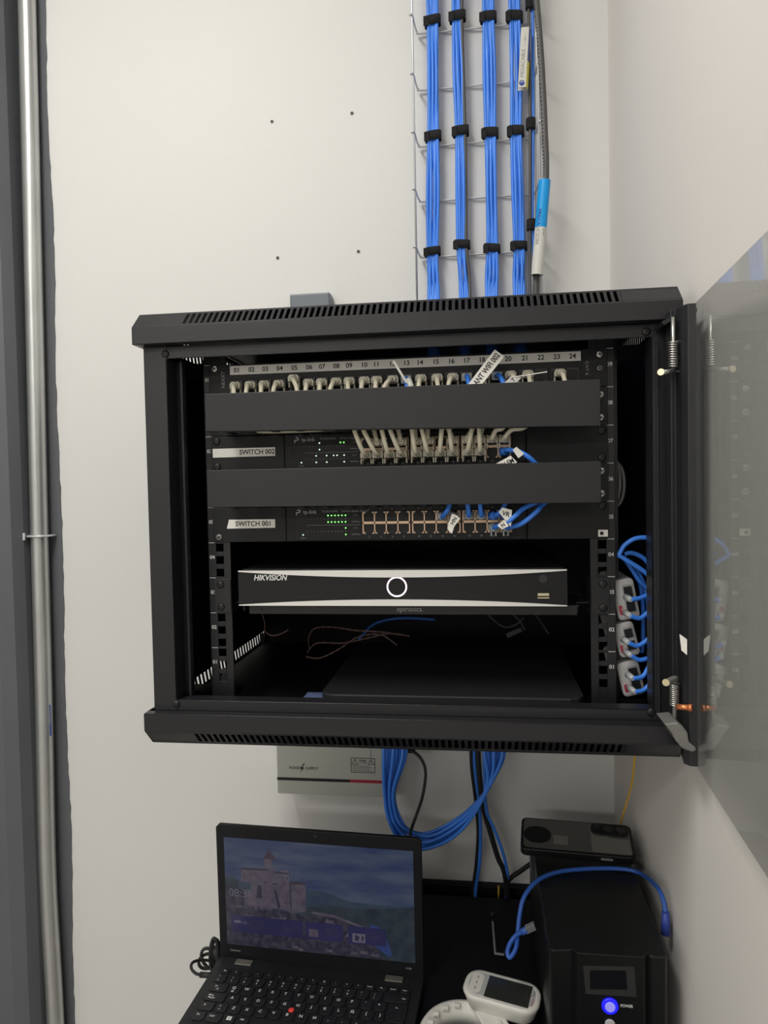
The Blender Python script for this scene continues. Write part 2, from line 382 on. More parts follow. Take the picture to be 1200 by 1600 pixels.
# side panels with vent slits
for sx in (-1, 1):
    mb = MB(); xa, xb = (sx*298, sx*296.6); xa, xb = min(xa, xb), max(xa, xb)
    mb.box(xa, xb, -50, YB, -12, 420); mb.box(xa, xb, -50, YB, -36, -34); mb.box(xa, xb, -50, YB, 446, 452)
    n = 26
    for z0, z1 in ((-34, -12), (420, 446)):
        mb.box(xa, xb, -50, 48, z0, z1); mb.box(xa, xb, 382, YB, z0, z1)
        for k in range(n):
            y = 48+(382-48)/n*k; mb.obox((xa, y+8.4, z0), (xb-xa, 0, 0), (0, 4.6, 0), (0, -8, z1-z0))
    tag(mb.build('side_panel', 'blackin', cab))
mb = MB(); mb.box(-297, 297, YB-4, YB-2.6, -34, 453); mb.build('back_panel', 'blackin', cab)
# latch slot on left frame
mb = MB(); c = W(262, 822, y=-42); mb.box(c[0]-2, c[0]+2, -43, -40, c[2]-26, c[2]+26); mb.build('latch_plate', 'panel', cab, bevel=.6)

def screw(mb, x, y, z, r=4.2, t=2.2, rot=.4):
    mb.m = 0; mb.cyl((x, y, z), (x, y-t*.5, z), r, 16); mb.tube([(x, y-t*.5, z), (x, y-t*.8, z), (x, y-t, z)], [r, r*.8, r*.45], 16)
    mb.m = 1
    for k in (0, 1):
        a = rot+k*math.pi/2; u = Vector((math.cos(a), 0, math.sin(a))); w = Vector((-math.sin(a), 0, math.cos(a)))
        mb.obox(Vector((x, y-t-.15, z))-u*r*.55-w*r*.12, u*r*1.1, w*r*.24, (0, .3, 0))
    mb.m = 0
for u, v in ((258, 553), (1010, 518), (275, 1100), (1018, 1113)):
    c = W(u, v, y=-57); mb = MB(); screw(mb, c[0], -56, c[2], 4.5); mb.build('frame_screw', ['plastic', 'void'], cab)

# mounting rails
U = 44.45
for sx in (-1, 1):
    mb = MB(); xi, xo = 220, 249
    def rb(a, b, z0, z1, y0=0, y1=2): mb.box(min(sx*a, sx*b), max(sx*a, sx*b), y0, y1, z0, z1)
    hc = 234; hs = 4.9; zs = []
    for k in range(9):
        for q in (6.35, 22.25, 38.1): zs.append(k*U+q)
    rb(xi, hc-hs, -26, 414); rb(hc+hs, xo, -26, 414)
    prev = -26
    for z in zs:
        rb(hc-hs, hc+hs, prev, z-hs); prev = z+hs
    rb(hc-hs, hc+hs, prev, 414)
    rb(xo-1.6, xo, -26, 414, 2, 26); rb(xo-1.6, xo+8, -26, 414, 24, 26)
    rl = mb.build('mounting_rail', 'black', cab, bevel=.3, seg=1)
    for k in range(9):
        mb = MB(); mb.text('%02d' % (k+1), 6.5, FRONT((sx*244, 0, k*U+26)), bold=True); mb.build('rail_number', 'white_ink', rl)
    mb = MB()
    for k in range(1, 10):
        mb.box(min(sx*240, sx*248), max(sx*240, sx*248), -.2, 0, k*U-.35, k*U+.35)
    mb.build('unit_marks', 'white_ink', rl)
    mb = MB(); mb.box(min(sx*249, sx*297), max(sx*249, sx*297), 60, 62, 395, 414); mb.build('rail_bracket', 'blackin', cab); mb = MB(); mb.box(min(sx*230, sx*297), max(sx*230, sx*297), 30, 62, -26, -20); mb.build('rail_bracket', 'blackin', cab)

# glass door, opened towards the viewer
dz0, dz1 = -47, 421
mb = MB()
sec = [(289, -72), (290, -86), (295, -86), (295.5, -92), (293.5, -92), (296, -105), (300, -112), (308, -113), (309, -72)]
mb.prism(sec, (0, 0, dz0+20), (1, 0, 0), (0, 1, 0), dz1-dz0-20)
mb.prism([(s[0], s[1]) for s in sec[5:]]+[(300, -80)], (0, 0, dz0), (1, 0, 0), (0, 1, 0), 20)
door = tag(mb.build('door', 'black', cab, bevel=.8), label='glass door with black hinge profile')
D0 = Vector((306.5, -108, 0)); D1 = Vector((279, -640, 0)); dv = (D1-D0); dn = dv.normalized(); nn = Vector((dn.y, -dn.x, 0))*-1
mb = MB(); mb.obox(D0+Vector((0, 0, dz0)), dv, (0, 0, dz1-dz0-1), Vector((4, 0, 0))); mb.build('glass_pane', 'glass', door)
mb = MB(); mb.obox(D1+Vector((-3, 2, dz0)), dn*24, (0, 0, dz1-dz0-1), Vector((10, 0, 0))); mb.build('edge_profile', 'black', door, bevel=1)
def spring(u, v0, v1, y, r=4.4):
    a = W(u, v0, y=y); b = W(u, v1, y=y); x = (a[0]+b[0])/2; n = 11*14; pts = []
    for k in range(n+1):
        t = k/n; an = t*11*2*math.pi; pts.append((x+r*math.cos(an), y+r*math.sin(an), a[2]+(b[2]-a[2])*t))
    return pts, x, a[2], b[2]
pts, x, za, zb = spring(1052, 533, 574, -99)
mb = MB(); mb.tube(pts, .7, 5); mb.build('hinge_spring', 'steel', door)
mb = MB(); mb.cyl((x, -99, za+24), (x, -99, zb-3), 1.9, 10); c = W(1033, 582, y=-116); mb.cyl(c, (x+1, -99, zb-4), 2.5, 12); mb.build('hinge_pin', 'steel', door)
mb = MB(); mb.cyl(c, (c[0]-.8, c[1]-2.2, c[2]+.2), 3.4, 14); tag(mb.build('pin_cap', 'brass', door), label='brass end of the hinge pin')
mb = MB(); mb.box(x-7, x+8, -102, -92, zb-5.5, zb-3.5); mb.build('spring_bracket', 'black', door)
pts, x, za, zb = spring(1054, 1068, 1102, -99)
mb = MB(); mb.tube(pts, .7, 5); mb.build('hinge_spring', 'steel', door)
c = W(1041, 1066, y=-116); e = W(1055, 1060, y=-104)
mb = MB(); mb.cyl((x, -99, za+3), (x, -99, zb-27), 2.2, 10); mb.tube(cr([c, e, (x, -99, za+1)], 5), 3, 12); mb.build('hinge_pin', 'silverhinge', door)
mb = MB(); mb.cyl(c, (c[0]-.8, c[1]-1.6, c[2]), 3.6, 14); mb.build('pin_cap', 'brass', door)
a = W(1057, 1104, y=-108); b = W(1080, 1106, y=-114); mb = MB(); mb.cyl(a, b, 3.0, 14); k = Vector(b)-Vector(a); mb.cyl(Vector(a)+k*.8, Vector(a)+k*1.08, 3.8, 14); tag(mb.build('hinge_screw', 'copperpin', door), label='copper coloured screw')
# worn metal hinge foot
mb = MB(); pl = [W(u, v, y=-116) for u, v in ((1038, 1131), (1059, 1129), (1069, 1137), (1075, 1146), (1077, 1160), (1087, 1168), (1089, 1173), (1082, 1176), (1066, 1170), (1056, 1158), (1049, 1145))]
mb.prism([(q[0], q[2]) for q in pl], (0, -80, 0), (1, 0, 0), (0, 0, 1), 36); mb.build('hinge_foot', 'silverhinge', door, bevel=1.5)
mb = MB(); pl = [W(u, v, y=-80) for u, v in ((1030, 506), (1047, 497), (1062, 486), (1085, 484), (1085, 491), (1064, 493), (1050, 503), (1034, 512))]
mb.prism([(q[0], q[2]) for q in pl], (0, -60, 0), (1, 0, 0), (0, 0, 1), 30); mb.build('hinge_cap', 'black', door, bevel=.8)
pl = [W(u, v, y=-108) for u, v in ((1064, 991), (1075, 999), (1075, 1023), (1067, 1016))]
mb = MB(); q = [Vector((p[0]-1.5, p[1]+2*(i in (0, 3))-2, p[2])) for i, p in enumerate(pl)]; mb.poly(q[::-1]); mb.poly([v+Vector((.6, .6, 0)) for v in q]); mb.build('sticker', 'label', door)

# ================================================================== RACK EQUIPMENT
X19 = 241.3
def mount_screws(parent, pts, y, m='steel', r=4.3):
    for i, (x, z) in enumerate(pts):
        mb = MB(); screw(mb, x, y, z, r, rot=.3+i*.7); mb.build('mounting_screw', [m, 'void'], parent)

# patch panel ----------------------------------------------------------------
pp = thing('patch_panel', 'black patch panel with ports numbered 01 to 24 at the top of the rack', 'patch panel', (0, 10, 8*U))
mb = MB(); mb.box(-X19, X19, -3, -.5, 8*U+.5, 9*U-.5); mb.box(-215, 215, -.5, 30, 8*U+3, 9*U-3); mb.build('panel', 'panel', pp, bevel=.6)
xs = []
x01, z01 = W(370, 578, y=-4)[0::2]; x24, z24 = W(894.5, 556, y=-4)[0::2]
ZS0, ZS1 = 386.5, 397.5
mb = MB(); mb.box(x01-9, x24+9.5, -4, -3, ZS0, ZS1)
st = mb.build('number_strip', 'strip', pp, bevel=.3)
upx = {1: 370, 2: 393, 3: 414.5, 4: 437, 5: 460, 6: 483, 7: 503, 8: 525.5, 9: 545.5, 10: 569, 11: 588, 12: 613, 13: 635, 14: 656, 15: 681, 16: 705, 17: 729, 18: 753, 19: 775, 20: 794, 21: 820.5, 22: 845, 23: 870, 24: 894.5}
mb = MB(); px = {}
for n, u in upx.items():
    v = 578-(u-370)*22/524.5; x, _, z = W(u, v, y=-4); px[n] = x
    mb.text('%02d' % n, 8.0, FRONT((x, -4, (ZS0+ZS1)/2)), lift=.2, bold=True)
mb.build('numbers', 'ink', st)
for n, x in px.items():
    mb = MB(); zc = 371; mb.box(x-7.2, x+7.2, -5, -3, zc-9.5, zc+8); mb.m = 1; mb.box(x-5.9, x+5.9, -5.3, -4.9, zc-5, zc+5.5); mb.box(x-3, x+3, -5.3, -4.9, zc-7.5, zc-5)
    mb.build('jack', ['plastic', 'void'], pp, bevel=.3, seg=1)
c = W(917, 582, y=-3); mb = MB(); mb.text('CAT 6', 5, frame((c[0], -3, c[2]+5), (0, 0, -1), (1, 0, 0)), fit=16); mb.build('panel_marking', 'greyink', pp)
c = W(937, 583, y=-3)
mb = MB(); c = W(349, 596, y=-3); mb.text('NEXXT', 6, frame((c[0], -3, c[2]+2), (0, 0, 1), (-1, 0, 0)), fit=20); mb.build('panel_marking', 'greyink', pp)
cA = W(937, 554, y=-3); cB = W(937, 574, y=-3); mount_screws(pp, [(cA[0], cA[2]), (-233, cA[2]+2)], -3)
mount_screws(pp, [(cA[0], cB[2]-1)], -3, 'silverhinge', 3.8)

# cable managers --------------------------------------------------------------
def manager(k, label, lift):
    z0, z1 = k*U, (k+1)*U
    t = thing('cable_manager', label, 'cable manager', (0, -30, z0), 'cable managers between the switches')
    mb = MB(); mb.box(-X19, X19, -3, -.5, z0+.5, z1-.5); mb.build('back_plate', 'panel', t, bevel=.5)
    # finger ducts top and bottom left open where the cords pass
    mb = MB()
    for x in range(-210, 225, 30):
        for za in (z0+1.5, z1-3.5): mb.box(x-4, x+4, -56, -3, za, za+2)
    mb.build('fingers', 'plastic', t)
    mb = MB(); zl, zr = z0+1.5, z0+1.5-lift
    xa, xb = -224.5, 223.5
    def q(y0, y1, a, b, c, e):   # skewed slab: left z a..b right z c..e
        i = [(xa, y0, a), (xb, y0, c), (xb, y1, c), (xa, y1, a), (xa, y0, b), (xb, y0, e), (xb, y1, e), (xa, y1, b)]
        i = [mb._p(p) for p in i]
        for w in ((0, 3, 2, 1), (4, 5, 6, 7), (0, 1, 5, 4), (1, 2, 6, 5), (2, 3, 7, 6), (3, 0, 4, 7)): mb.face([i[n] for n in w])
    q(-61, -59.5, zl, z1+.8, zr, z1+.8); q(-59.5, -50, z1-.7, z1+.8, z1-.7, z1+.8); q(-59.5, -50, zl, zl+1.4, zr, zr+1.4)
    mb.build('cover', 'duct', t, bevel=1.0)
    mount_screws(t, [(233.5, z1-9), (233.5, z0+9), (-233.5, z1-9), (-233.5, z0+9)], -3)
    return t
manager(7, 'long black cable duct cover below the numbered patch panel', 7)
manager(5, 'long black cable duct cover between the two switches', 1.5)

# switches --------------------------------------------------------------------
def switch(k, label, leds, sticker, sx0, sx1, swz, pale, tear):
    z0, z1 = k*U, (k+1)*U
    t = thing('network_switch', label, 'network switch', (0, 60, z0), 'rack switches')
    xl, xr = -146, 147
    mb = MB(); mb.box(xl, xr, -4, 170, z0+.8, z1-.8); mb.build('housing', 'panel', t, bevel=.8)
    mb = MB(); mb.box(xl+11, xr-2, -5.2, -4, z0+2, z1-2); mb.build('faceplate', 'panel', t, bevel=.4)
    for a, b in ((-X19, xl-.8), (xr+.8, X19)):
        mb = MB(); mb.box(a, b, -3, -.5, z0+.8, z1-.8); e = mb.build('rack_ear', 'panel', t, bevel=.5)
    mb = MB(); zb = z0+6
    # port blocks
    cols = []
    for g in range(3):
        for c in range(4): cols.append(-42+g*60.5+c*14.2)
    for g in range(3):
        mb = MB(); x0 = -42+g*60.5-7.6; x1 = x0+4*14.2+1
        zc = z0+23.0
        mb.m = 1; mb.box(x0+.3, x1-.3, -6.0, -5.4, zc-13.2, zc+13.2); mb.m = 0
        y0, y1 = -7.2, -6
        mb.box(x0, x1, y0, y1, zc-1.5, zc+1.5)
        for c in range(5):
            xx = x0+.8+c*14.2-.4; mb.box(xx-.7, xx+.7, y0, y1, zc-13.3, zc+13.3)
        for c in range(4):
            xm = -42+g*60.5+c*14.2
            for s in (-1, 1):
                zt = zc+s*12.4
                for w in (-1, 1):
                    a, b = sorted((xm+w*7.1, xm+w*4.0)); mb.box(a, b, y0, y1, zt-.6+s*.3, zt+.6+s*.3)
                    a, b = sorted((xm+w*7.1, xm+w*5.6)); mb.box(a, b, y0, y1, min(zt-s*2.0, zt), max(zt-s*2.0, zt))
        mb.build('port_block', ['copper', 'void'], t)
    # port numbers
    mb = MB()
    for i, xm in enumerate(cols):
        mb.text(str(2*i+1), 3, FRONT((xm, -5.2, z0+39.5))); mb.text(str(2*i+2), 3, FRONT((xm, -5.2, z0+5.8)))
    # led panel print
    f0 = (-127, -5.2, z0+36)
    ox, oz = (-126.5, z0+37.5)
    mb.text('tp-link', 6.5, FRONT((ox+11, -5.2, oz-.5)), bold=True, fit=17)
    mb.prism([(-3, .8), (-3, -3.2), (-1.6, -3.2), (-1.6, -.6), (1.5, -.6), (2.9, .8), (2.9, 2.4), (1.5, 3.9), (-1, 3.9), (-1, 2.4), (1.2, 2.4), (1.2, .8)], (ox-3.5, -5.3, oz-1), (1, 0, 0), (0, 0, 1), .3)
    mb.text('TL-SG1024D', 3.2, FRONT((ox+36, -5.2, oz)), fit=20); mb.text('24-Port Gigabit Switch', 3.2, FRONT((ox+67, -5.2, oz)), fit=33)
    lx = lambda i: ox+7.6+i*4.35
    rowz = [oz-5, oz-9, oz-13, oz-20.5, oz-24.5, oz-28.5]
    for i in range(12):
        mb.text(str(2*i+1), 1.8, FRONT((lx(i), -5.2, rowz[1]))); mb.text(str(2*i+2), 1.8, FRONT((lx(i), -5.2, rowz[4])))
    for rz, tx in zip(rowz, ('Link/Act', '', '1000Mbps', 'Link/Act', '', '1000Mbps')):
        if tx: mb.text(tx, 2.2, FRONT((lx(11)+12.5, -5.2, rz)), fit=11 if tx[0] == '1' else 6)
    mb.box(lx(0)-1, lx(11)+18, -5.4, -5.2, oz-16.9, oz-16.6)
    mb.text('Power', 2.4, FRONT((ox+2, -5.2, oz-32.5)), fit=6.5)
    mb.build('panel_print', 'greyink', t)
    def led(x, z, m):
        b = MB(); b.cyl((x, -5.1, z), (x, -5.9, z), .95, 10); tag(b.build('indicator_led', m, t))
    led(ox+2, oz-28.5, 'ledw')
    for rI, cI, m in leds: led(lx(cI), rowz[rI], m)
    # sticker
    mb = MB(); pl = [(sx0, swz-5.6), (sx1, swz-5.2), (sx1, swz+5.4), (sx0, swz+5.4)]
    if tear: pl = [(sx0-3, swz-5.6), (sx1, swz-5.2), (sx1, swz+5.4), (sx0, swz+5.6), (sx0-1, swz+1)]
    mb.prism(pl, (0, -3.05, 0), (1, 0, 0), (0, 0, 1), .5); s = mb.build('name_sticker', 'label', t)
    mb = MB(); mb.text(sticker, 8.6, FRONT((sx1-23 if not tear else (sx0+sx1)/2+2, -3.55, swz)), fit=45, bold=True); mb.build('lettering', 'ink', s)
    return t, cols
A = W(341, 708, y=-3); B = W(430, 708, y=-3); 
sw2, cols = switch(6, 'network switch behind the beige cords, sticker SWITCH 002, pale indicator lights', [(0, 4, 'ledw'), (2, 4, 'ledw'), (0, 10, 'led'), (0, 11, 'led'), (3, 3, 'ledw'), (3, 6, 'ledw'), (3, 8, 'ledw'), (3, 9, 'ledw'), (3, 11, 'ledw'), (5, 3, 'ledw'), (5, 6, 'ledw'), (5, 11, 'ledw')], 'SWITCH 002', A[0]-7, B[0], A[2], True, False)
A = W(358, 819, y=-3); B = W(430, 819, y=-3)
sw1, cols = switch(4, 'network switch with mostly empty copper ports, sticker SWITCH 001, green indicator lights', [(r_, c_, 'led') for r_ in (0, 2) for c_ in range(6, 12)]+[(3, 11, 'led'), (5, 11, 'led')], 'SWITCH 001', A[0], B[0], A[2], False, True)
mount_screws(sw2, [(-233, 6*U+38), (-233, 6*U+6.5), (234, 6*U+38), (234, 6*U+6.5)], -3, 'plastic', 4.6)
mount_screws(sw1, [(-233, 4*U+7)], -3, 'silverhinge', 4.2)
mount_screws(sw1, [(234, 4*U+39)], -3, 'plastic', 4.6)
mb = MB(); mb.box(229, 240, -3.6, -3, 4*U+3, 4*U+11); mb.m = 1; mb.box(231, 235, -3.9, -3.5, 4*U+5, 4*U+9); mb.build('cage_nut', ['label', 'void'], sw1, bevel=.5)

# shelf, recorder ---------------------------------------------------------------
sh = thing('rack_shelf', 'black rack tray holding the silver trimmed recorder', 'rack shelf', (0, 120, 88))
mb = MB(); mb.box(-193, 203, -14, -12, 90, 101.5); mb.box(-202, 205, -14, 300, 100, 101.6); mb.build('tray', 'black', sh, bevel=.6)
for sx in (-1, 1):
    mb = MB(); a, b = sorted((sx*X19, sx*219)); mb.box(a, b, -3, -.5, 89.5, 132.5); mb.box(min(sx*219, sx*220.5), max(sx*219, sx*220.5), -3, 60, 90, 132); mb.box(min(sx*203, sx*220), max(sx*203, sx*220), 10, 60, 100, 101.5)
    mb.prism([(-3, 101), (60, 101), (200, 92), (200, 88), (-3, 92)], (sx*204, 0, 0), (0, 1, 0), (0, 0, 1), 1.5); mb.build('bracket', 'black', sh, bevel=.4)
mount_screws(sh, [(-233, 125), (-233, 97), (234, 125), (234, 97)], -3, 'plastic', 4.6)
c = W(640, 952.5, y=-14.2); mb = MB(); mb.text('optronics.', 9, FRONT((c[0], -14.2, c[2]+.5)), shear=.15, fit=31); mb.build('lettering', 'greyink', sh)
c = W(409, 952, y=-14.2); mb = MB(); mb.cyl((c[0], -14.4, c[2]), (c[0], -13.9, c[2]), 2, 12); mb.build('screw_hole', 'void', sh)

nv = thing('video_recorder', 'black video recorder with curved silver trim and a lit pink ring', 'video recorder', (-6, 120, 101.6))
NX0, NX1, NZ0, NZ1 = -203, 191, 101.8, 146
mb = MB(); mb.box(NX0+3, NX1-3, -17, 280, NZ0+.4, NZ1); mb.build('housing', 'black', nv, bevel=.8)
mb = MB(); mb.box(NX0, NX1, -24, -17, NZ0, NZ1-.6); fp = mb.build('front_panel', 'panel', nv, bevel=.8)
def arc_strip(top):
    n = 40; mb = MB(); pa = []; pb = []
    for k in range(n+1):
        t = k/n; x = NX0+1+(NX1-NX0-2)*t; s = 1-(2*t-1)**2
        if top: a = NZ1-.8; b = NZ1-2.2-7.4*s
        else: a = NZ0+.6; b = NZ0+1.6+6.6*s
        pa.append((x, a)); pb.append((x, b))
    pl = pa+pb[::-1]
    mb.prism(pl, (0, -24, 0), (1, 0, 0), (0, 0, 1), 1.8); return mb
arc_strip(True).build('silver_trim', 'silver', nv); arc_strip(False).build('silver_trim', 'silver', nv)
c = W(422, 903, y=-24.3); mb = MB(); mb.text('HIKVISION', 9.5, FRONT((c[0], -24.3, c[2])), shear=.25, bold=True, fit=42); mb.build('lettering', 'silver', fp)
c = W(620, 917, y=-25); mb = MB(); mb.tube([(c[0]+11.3*math.cos(a*math.pi/32), -24.4, c[2]+11.3*math.sin(a*math.pi/32)) for a in range(64)], .95, 8, closed=True); mb.build('ring_light', 'ring', nv)
c = W(848, 904.5, y=-24.3); mb = MB(); mb.cyl((c[0], -24, c[2]), (c[0], -25, c[2]), 5, 24); mb.build('sensor_window', 'lens', nv)
c = W(849, 930.5, y=-24.3); mb = MB(); mb.box(c[0]-7.4, c[0]+7.4, -25.2, -24, c[2]-3.8, c[2]+3.8); mb.m = 1; mb.box(c[0]-6.4, c[0]+6.4, -25.6, -25, c[2]-.2, c[2]+2.8); mb.box(c[0]-6.6, c[0]+6.6, -25.5, -25.1, c[2]-3.2, c[2]-2); mb.build('usb_port', ['void', 'brass'], nv)

# flat device on the cabinet floor
dv_ = thing('router_unit', 'flat black box lying on the cabinet floor', 'network device', (55, 100, -34))
mb = MB(); pl = [(-103, 250), (-103, -14), (-97, -25), (-88, -29), (192, -29), (203, -25), (209, -14), (212, 250)]
mb.prism(pl, (0, 0, -19), (1, 0, 0), (0, 1, 0), 15); mb.build('housing', 'duct', dv_, bevel=1.6)
for x, y in ((-90, -5), (195, -5), (-90, 235), (195, 235)):
    mb = MB(); mb.cyl((x, y, -34), (x, y, -19), 7, 14); mb.build('foot', 'rubber', dv_)
mb = MB(); a = W(457, 1096, z=-25); mb.box(-135, -106, -40, 40, -34, -22); tag(mb.build('folded_leaflet', 'paper', bevel=1), 'small blue printed leaflet on the cabinet floor, left of the flat black box', 'leaflet')

# loose twisted wires and black cables in the dark of the cabinet
def cable(name, pts, rad, m, label, cat, group=None, n=7, seg=8):
    mb = MB(); mb.tube(cr(pts, n), rad, seg); return tag(mb.build(name, m), label, cat, group)
def twist(pts, rad, label, y):
    P = cr([W(u, v, y=y) for u, v in pts], 14); mb = MB()
    for ph in (0, math.pi):
        q = []
        for i, p in enumerate(P): a = i*.75+ph; q.append(p+Vector((0, math.cos(a)*rad, math.sin(a)*rad)))
        mb.tube(q, rad*.8, 5)
    return tag(mb.build('twisted_wire', 'wire'), label, 'wire', 'twisted wires under the tray')
twist([(484, 1015), (482, 998), (492, 982), (520, 980), (556, 985), (600, 988), (628, 993)], .75, 'twisted brown wire arching highest below the rack tray', 120)
twist([(478, 1026), (500, 1028), (530, 1014), (560, 995), (595, 992), (620, 1008)], .75, 'twisted brown wire dipping under the arched ones below the rack tray', 125)
twist([(480, 1020), (495, 1005), (535, 1005), (570, 998), (610, 990), (640, 994)], .75, 'twisted brown wire running between the other two loops', 130)
twist([(410, 960), (414, 975), (414, 986), (425, 993), (440, 990), (450, 984)], .6, 'short twisted wire hanging at the left end of the rack tray', 60)
for k, pts in enumerate((((760, 958), (775, 972), (790, 980), (808, 975), (818, 965)), ((800, 958), (812, 970), (820, 985)), ((835, 958), (845, 972), (857, 990)))):
    cable('black_wire', [W(u, v, y=140+10*k) for u, v in pts], 1.3, 'grey_cable', ['black wire curving in a shallow bow right of the dark centre below the tray', 'short black wire hanging in the middle of three below the tray on the right', 'black wire hanging nearest the right rail below the tray'][k], 'cable')
cable('blue_network_cable', [W(u, v, y=300) for u, v in ((560, 1000), (585, 975), (625, 966), (680, 968))], 2.6, 'blue', 'blue cable faint in the dark at the cabinet back below the tray', 'network cable')
mb = MB(); a = Vector(W(793, 998, y=150)); mb.obox(a, (22, 0, 10), (-3, 0, 7), (0, 8, 0)); tag(mb.build('wire_connector', 'plastic', bevel=1), 'small black plug lying in the dark below the tray', 'plug')

# ------------------------------------------------------------------ patch cords
def plug(mb, x, y, z, down=True, w=11.6, h=8.5, boot=True, clear=False):
    """plug standing out of the socket at (x,y,z) towards the viewer; mat 0 boot, mat 1 clear body"""
    s = -1 if down else 1
    mb.m = 1; mb.box(x-w/2, x+w/2, y-7, y+1, z-h/2, z+h/2)
    mb.m = 0
    if boot:
        mb.prism([(x-6.6, z-4), (x-6.6, z+2), (x-4.4, z+4.8), (x+4.4, z+4.8), (x+6.6, z+2), (x+6.6, z-4)], (0, y-6.5, 0), (1, 0, 0), (0, 0, 1), 8.5)
        for a in (-1, 1): mb.obox((x+a*5.9-.9, y-12, z-4), (1.8, 0, 0), (0, 7, 0), (0, -3*0, -6.8))
        mb.tube([(x, y-13, z), (x, y-20, z)], [5.4, 3.8], 12)
PORTY = -7
def switch_port(k, col, row): return (cols[col], PORTY, k*U+23+(7.3 if row == 0 else -7.2))
def cord(name, m, boots, label, cat, group, ends, path, r=2.75, n=6):
    t = thing(name, label, cat, tuple(path[0]), group)
    mb = MB(); mb.tube(cr(path, n), r, 8); mb.build('cable', m, t)
    for e in ends:
        mb = MB(); plug(mb, *e); mb.build('plug', [boots, 'clear'], t, bevel=.9)
    return t
PZ = 371
# beige: panel port -> (direction dx of the drop) and switch 002 (col,row, px where it leaves the duct)
lean = {1: 8, 2: 2, 3: 3, 4: -2, 5: 11, 6: 2, 7: 3, 8: -5, 9: 3, 10: -1, 11: 2, 12: -12, 14: -2, 15: 2, 16: -7, 18: 0, 20: 8, 21: 1, 23: 4}
up5 = {5: 6}
exits = [(0, 1, 551), (1, 1, 564), (2, 1, 595), (3, 1, 606), (4, 1, 643), (5, 1, 657), (6, 1, 692), (7, 1, 701), (8, 1, 740), (9, 1, 748),
         (10, 0, 791), (11, 0, 830), (1, 0, 582), (3, 0, 620), (5, 0, 668), (7, 0, 697), (4, 0, 648), (9, 0, 756), (8, 0, 744)]
for i, (n, dx) in enumerate(lean.items()):
    x = px[n]+2; z = PZ+up5.get(n, 0); col, row, ux = exits[i]; s = switch_port(6, col, row)
    ex = W(ux, 671, y=-32)[0]; yl = -18-(i % 5)*7; zl = 316+(i % 4)*8
    sgn = 1 if ex > x else -1
    back = row == 0 and col < 10
    yo = s[1]-(24 if not back else 19)
    path = [(x, -17, z), (x+dx*.12, -27, z-1), (x+dx*.5, -35, z-7), (x+dx*.85, -38, z-18), (x+dx+sgn*3, yl-2, zl+10), (x+dx+sgn*14, yl, zl), ((x+ex)/2, yl, zl-2), (ex-sgn*14, yl, zl)]
    if back: path += [(ex, -24, 318), (ex*.6+s[0]*.4, -26, 309), (s[0], yo-3, s[2]+3), (s[0], yo+5, s[2])]
    else: path += [(ex, -36, 318), (ex*.7+s[0]*.3, -39, 308), (s[0]+(ex-s[0])*.25, -38, s[2]+9), (s[0], yo-2, s[2]+1), (s[0], yo+5, s[2])]
    cord('patch_cord', 'beige', 'beige_boot', 'beige patch cord plugged into the patch panel under number %02d' % n, 'patch cord', 'beige patch cords', [(x, -5, z), (s[0], s[1], s[2])], path)

# labels on blue cords: paper flags
def flag(parent, pts, y, txt, m='label', th=.8, size=8, name='cable_flag'):
    """pts: 4 px corners, first edge is the reading direction start"""
    q = [Vector(W(u, v, y=yy)) for (u, v), yy in zip(pts, y if isinstance(y, (tuple, list)) else [y]*4)]
    mb = MB(); n = (q[1]-q[0]).cross(q[3]-q[0]).normalized()
    if n.y > 0: n = -n
    a = [mb._p(p) for p in q]; b = [mb._p(p-n*th) for p in q]
    mb.face(a); mb.face(b[::-1])
    for i in range(4): j = (i+1) % 4; mb.face((a[i], b[i], b[j], a[j]))
    o = mb.build(name, m, parent)
    if txt:
        c = (q[0]+q[1]+q[2]+q[3])/4; yv = q[3]-q[0]; yv = yv if (q[1]-q[0]).cross(yv).y < 0 else -yv; fr = frame(c+n*.2, q[1]-q[0], yv); mb = MB(); mb.text(txt, size, fr, fit=(q[1]-q[0]).length*.86 if len(txt) > 3 else None, bold=True); mb.build('lettering', 'ink', o)
    return o
def blue_top(n, label, path_px, dx=0):
    x = px[n]
    t = thing('patch_cord', label, 'patch cord', (x, -10, PZ), 'blue patch cords')
    mb = MB(); mb.box(x-6.3, x+6.3, -14, -5, PZ-4.6, PZ+5); mb.build('plug', 'clear', t, bevel=1)
    pts = [(x, -14, PZ), (x+dx*.2, -24, PZ), (x+dx*.6, -33, PZ-6), (x+dx, -38, PZ-16), (x+dx*1.2, -36, 338), (x+dx+20, -28, 325), (x+dx+40, -26, 320)]
    mb = MB(); mb.tube(cr(pts, 6), 2.9, 10); mb.build('cable', 'blue', t)
    return t
t = blue_top(13, 'blue patch cord with a thin white sleeve under patch panel number 13', None, 4)
a, b = Vector(W(638, 592, y=-38)), Vector(W(642, 603, y=-40)); mb = MB(); mb.tube([a, b, b+(b-a)*.4], 3.4, 12); mb.build('cable_sleeve', 'white', t)
mb = MB(); pts = [W(613, 565, y=-45), W(621, 578, y=-44), W(634, 599, y=-40)]; v = Vector((2.2, 0, 1.5)); mb.obox(pts[0], Vector(pts[2])-Vector(pts[0]), v, (0, .7, 0)); mb.build('cable_flag', 'label', t)
t = blue_top(17, 'blue patch cord carrying the ANT WIFI 002 flag under patch panel number 17', None, 3)
flag(t, [(731, 601), (773, 546), (788, 557), (750, 604)], (-50, -42, -42, -50), 'ANT WIFI 002', size=9)
t = blue_top(19, 'blue patch cord with a half hidden grey flag under patch panel number 19', None, 8)
flag(t, [(787, 599), (800, 587), (815, 590), (806, 598)], -46, 'T', m='strip', size=6)
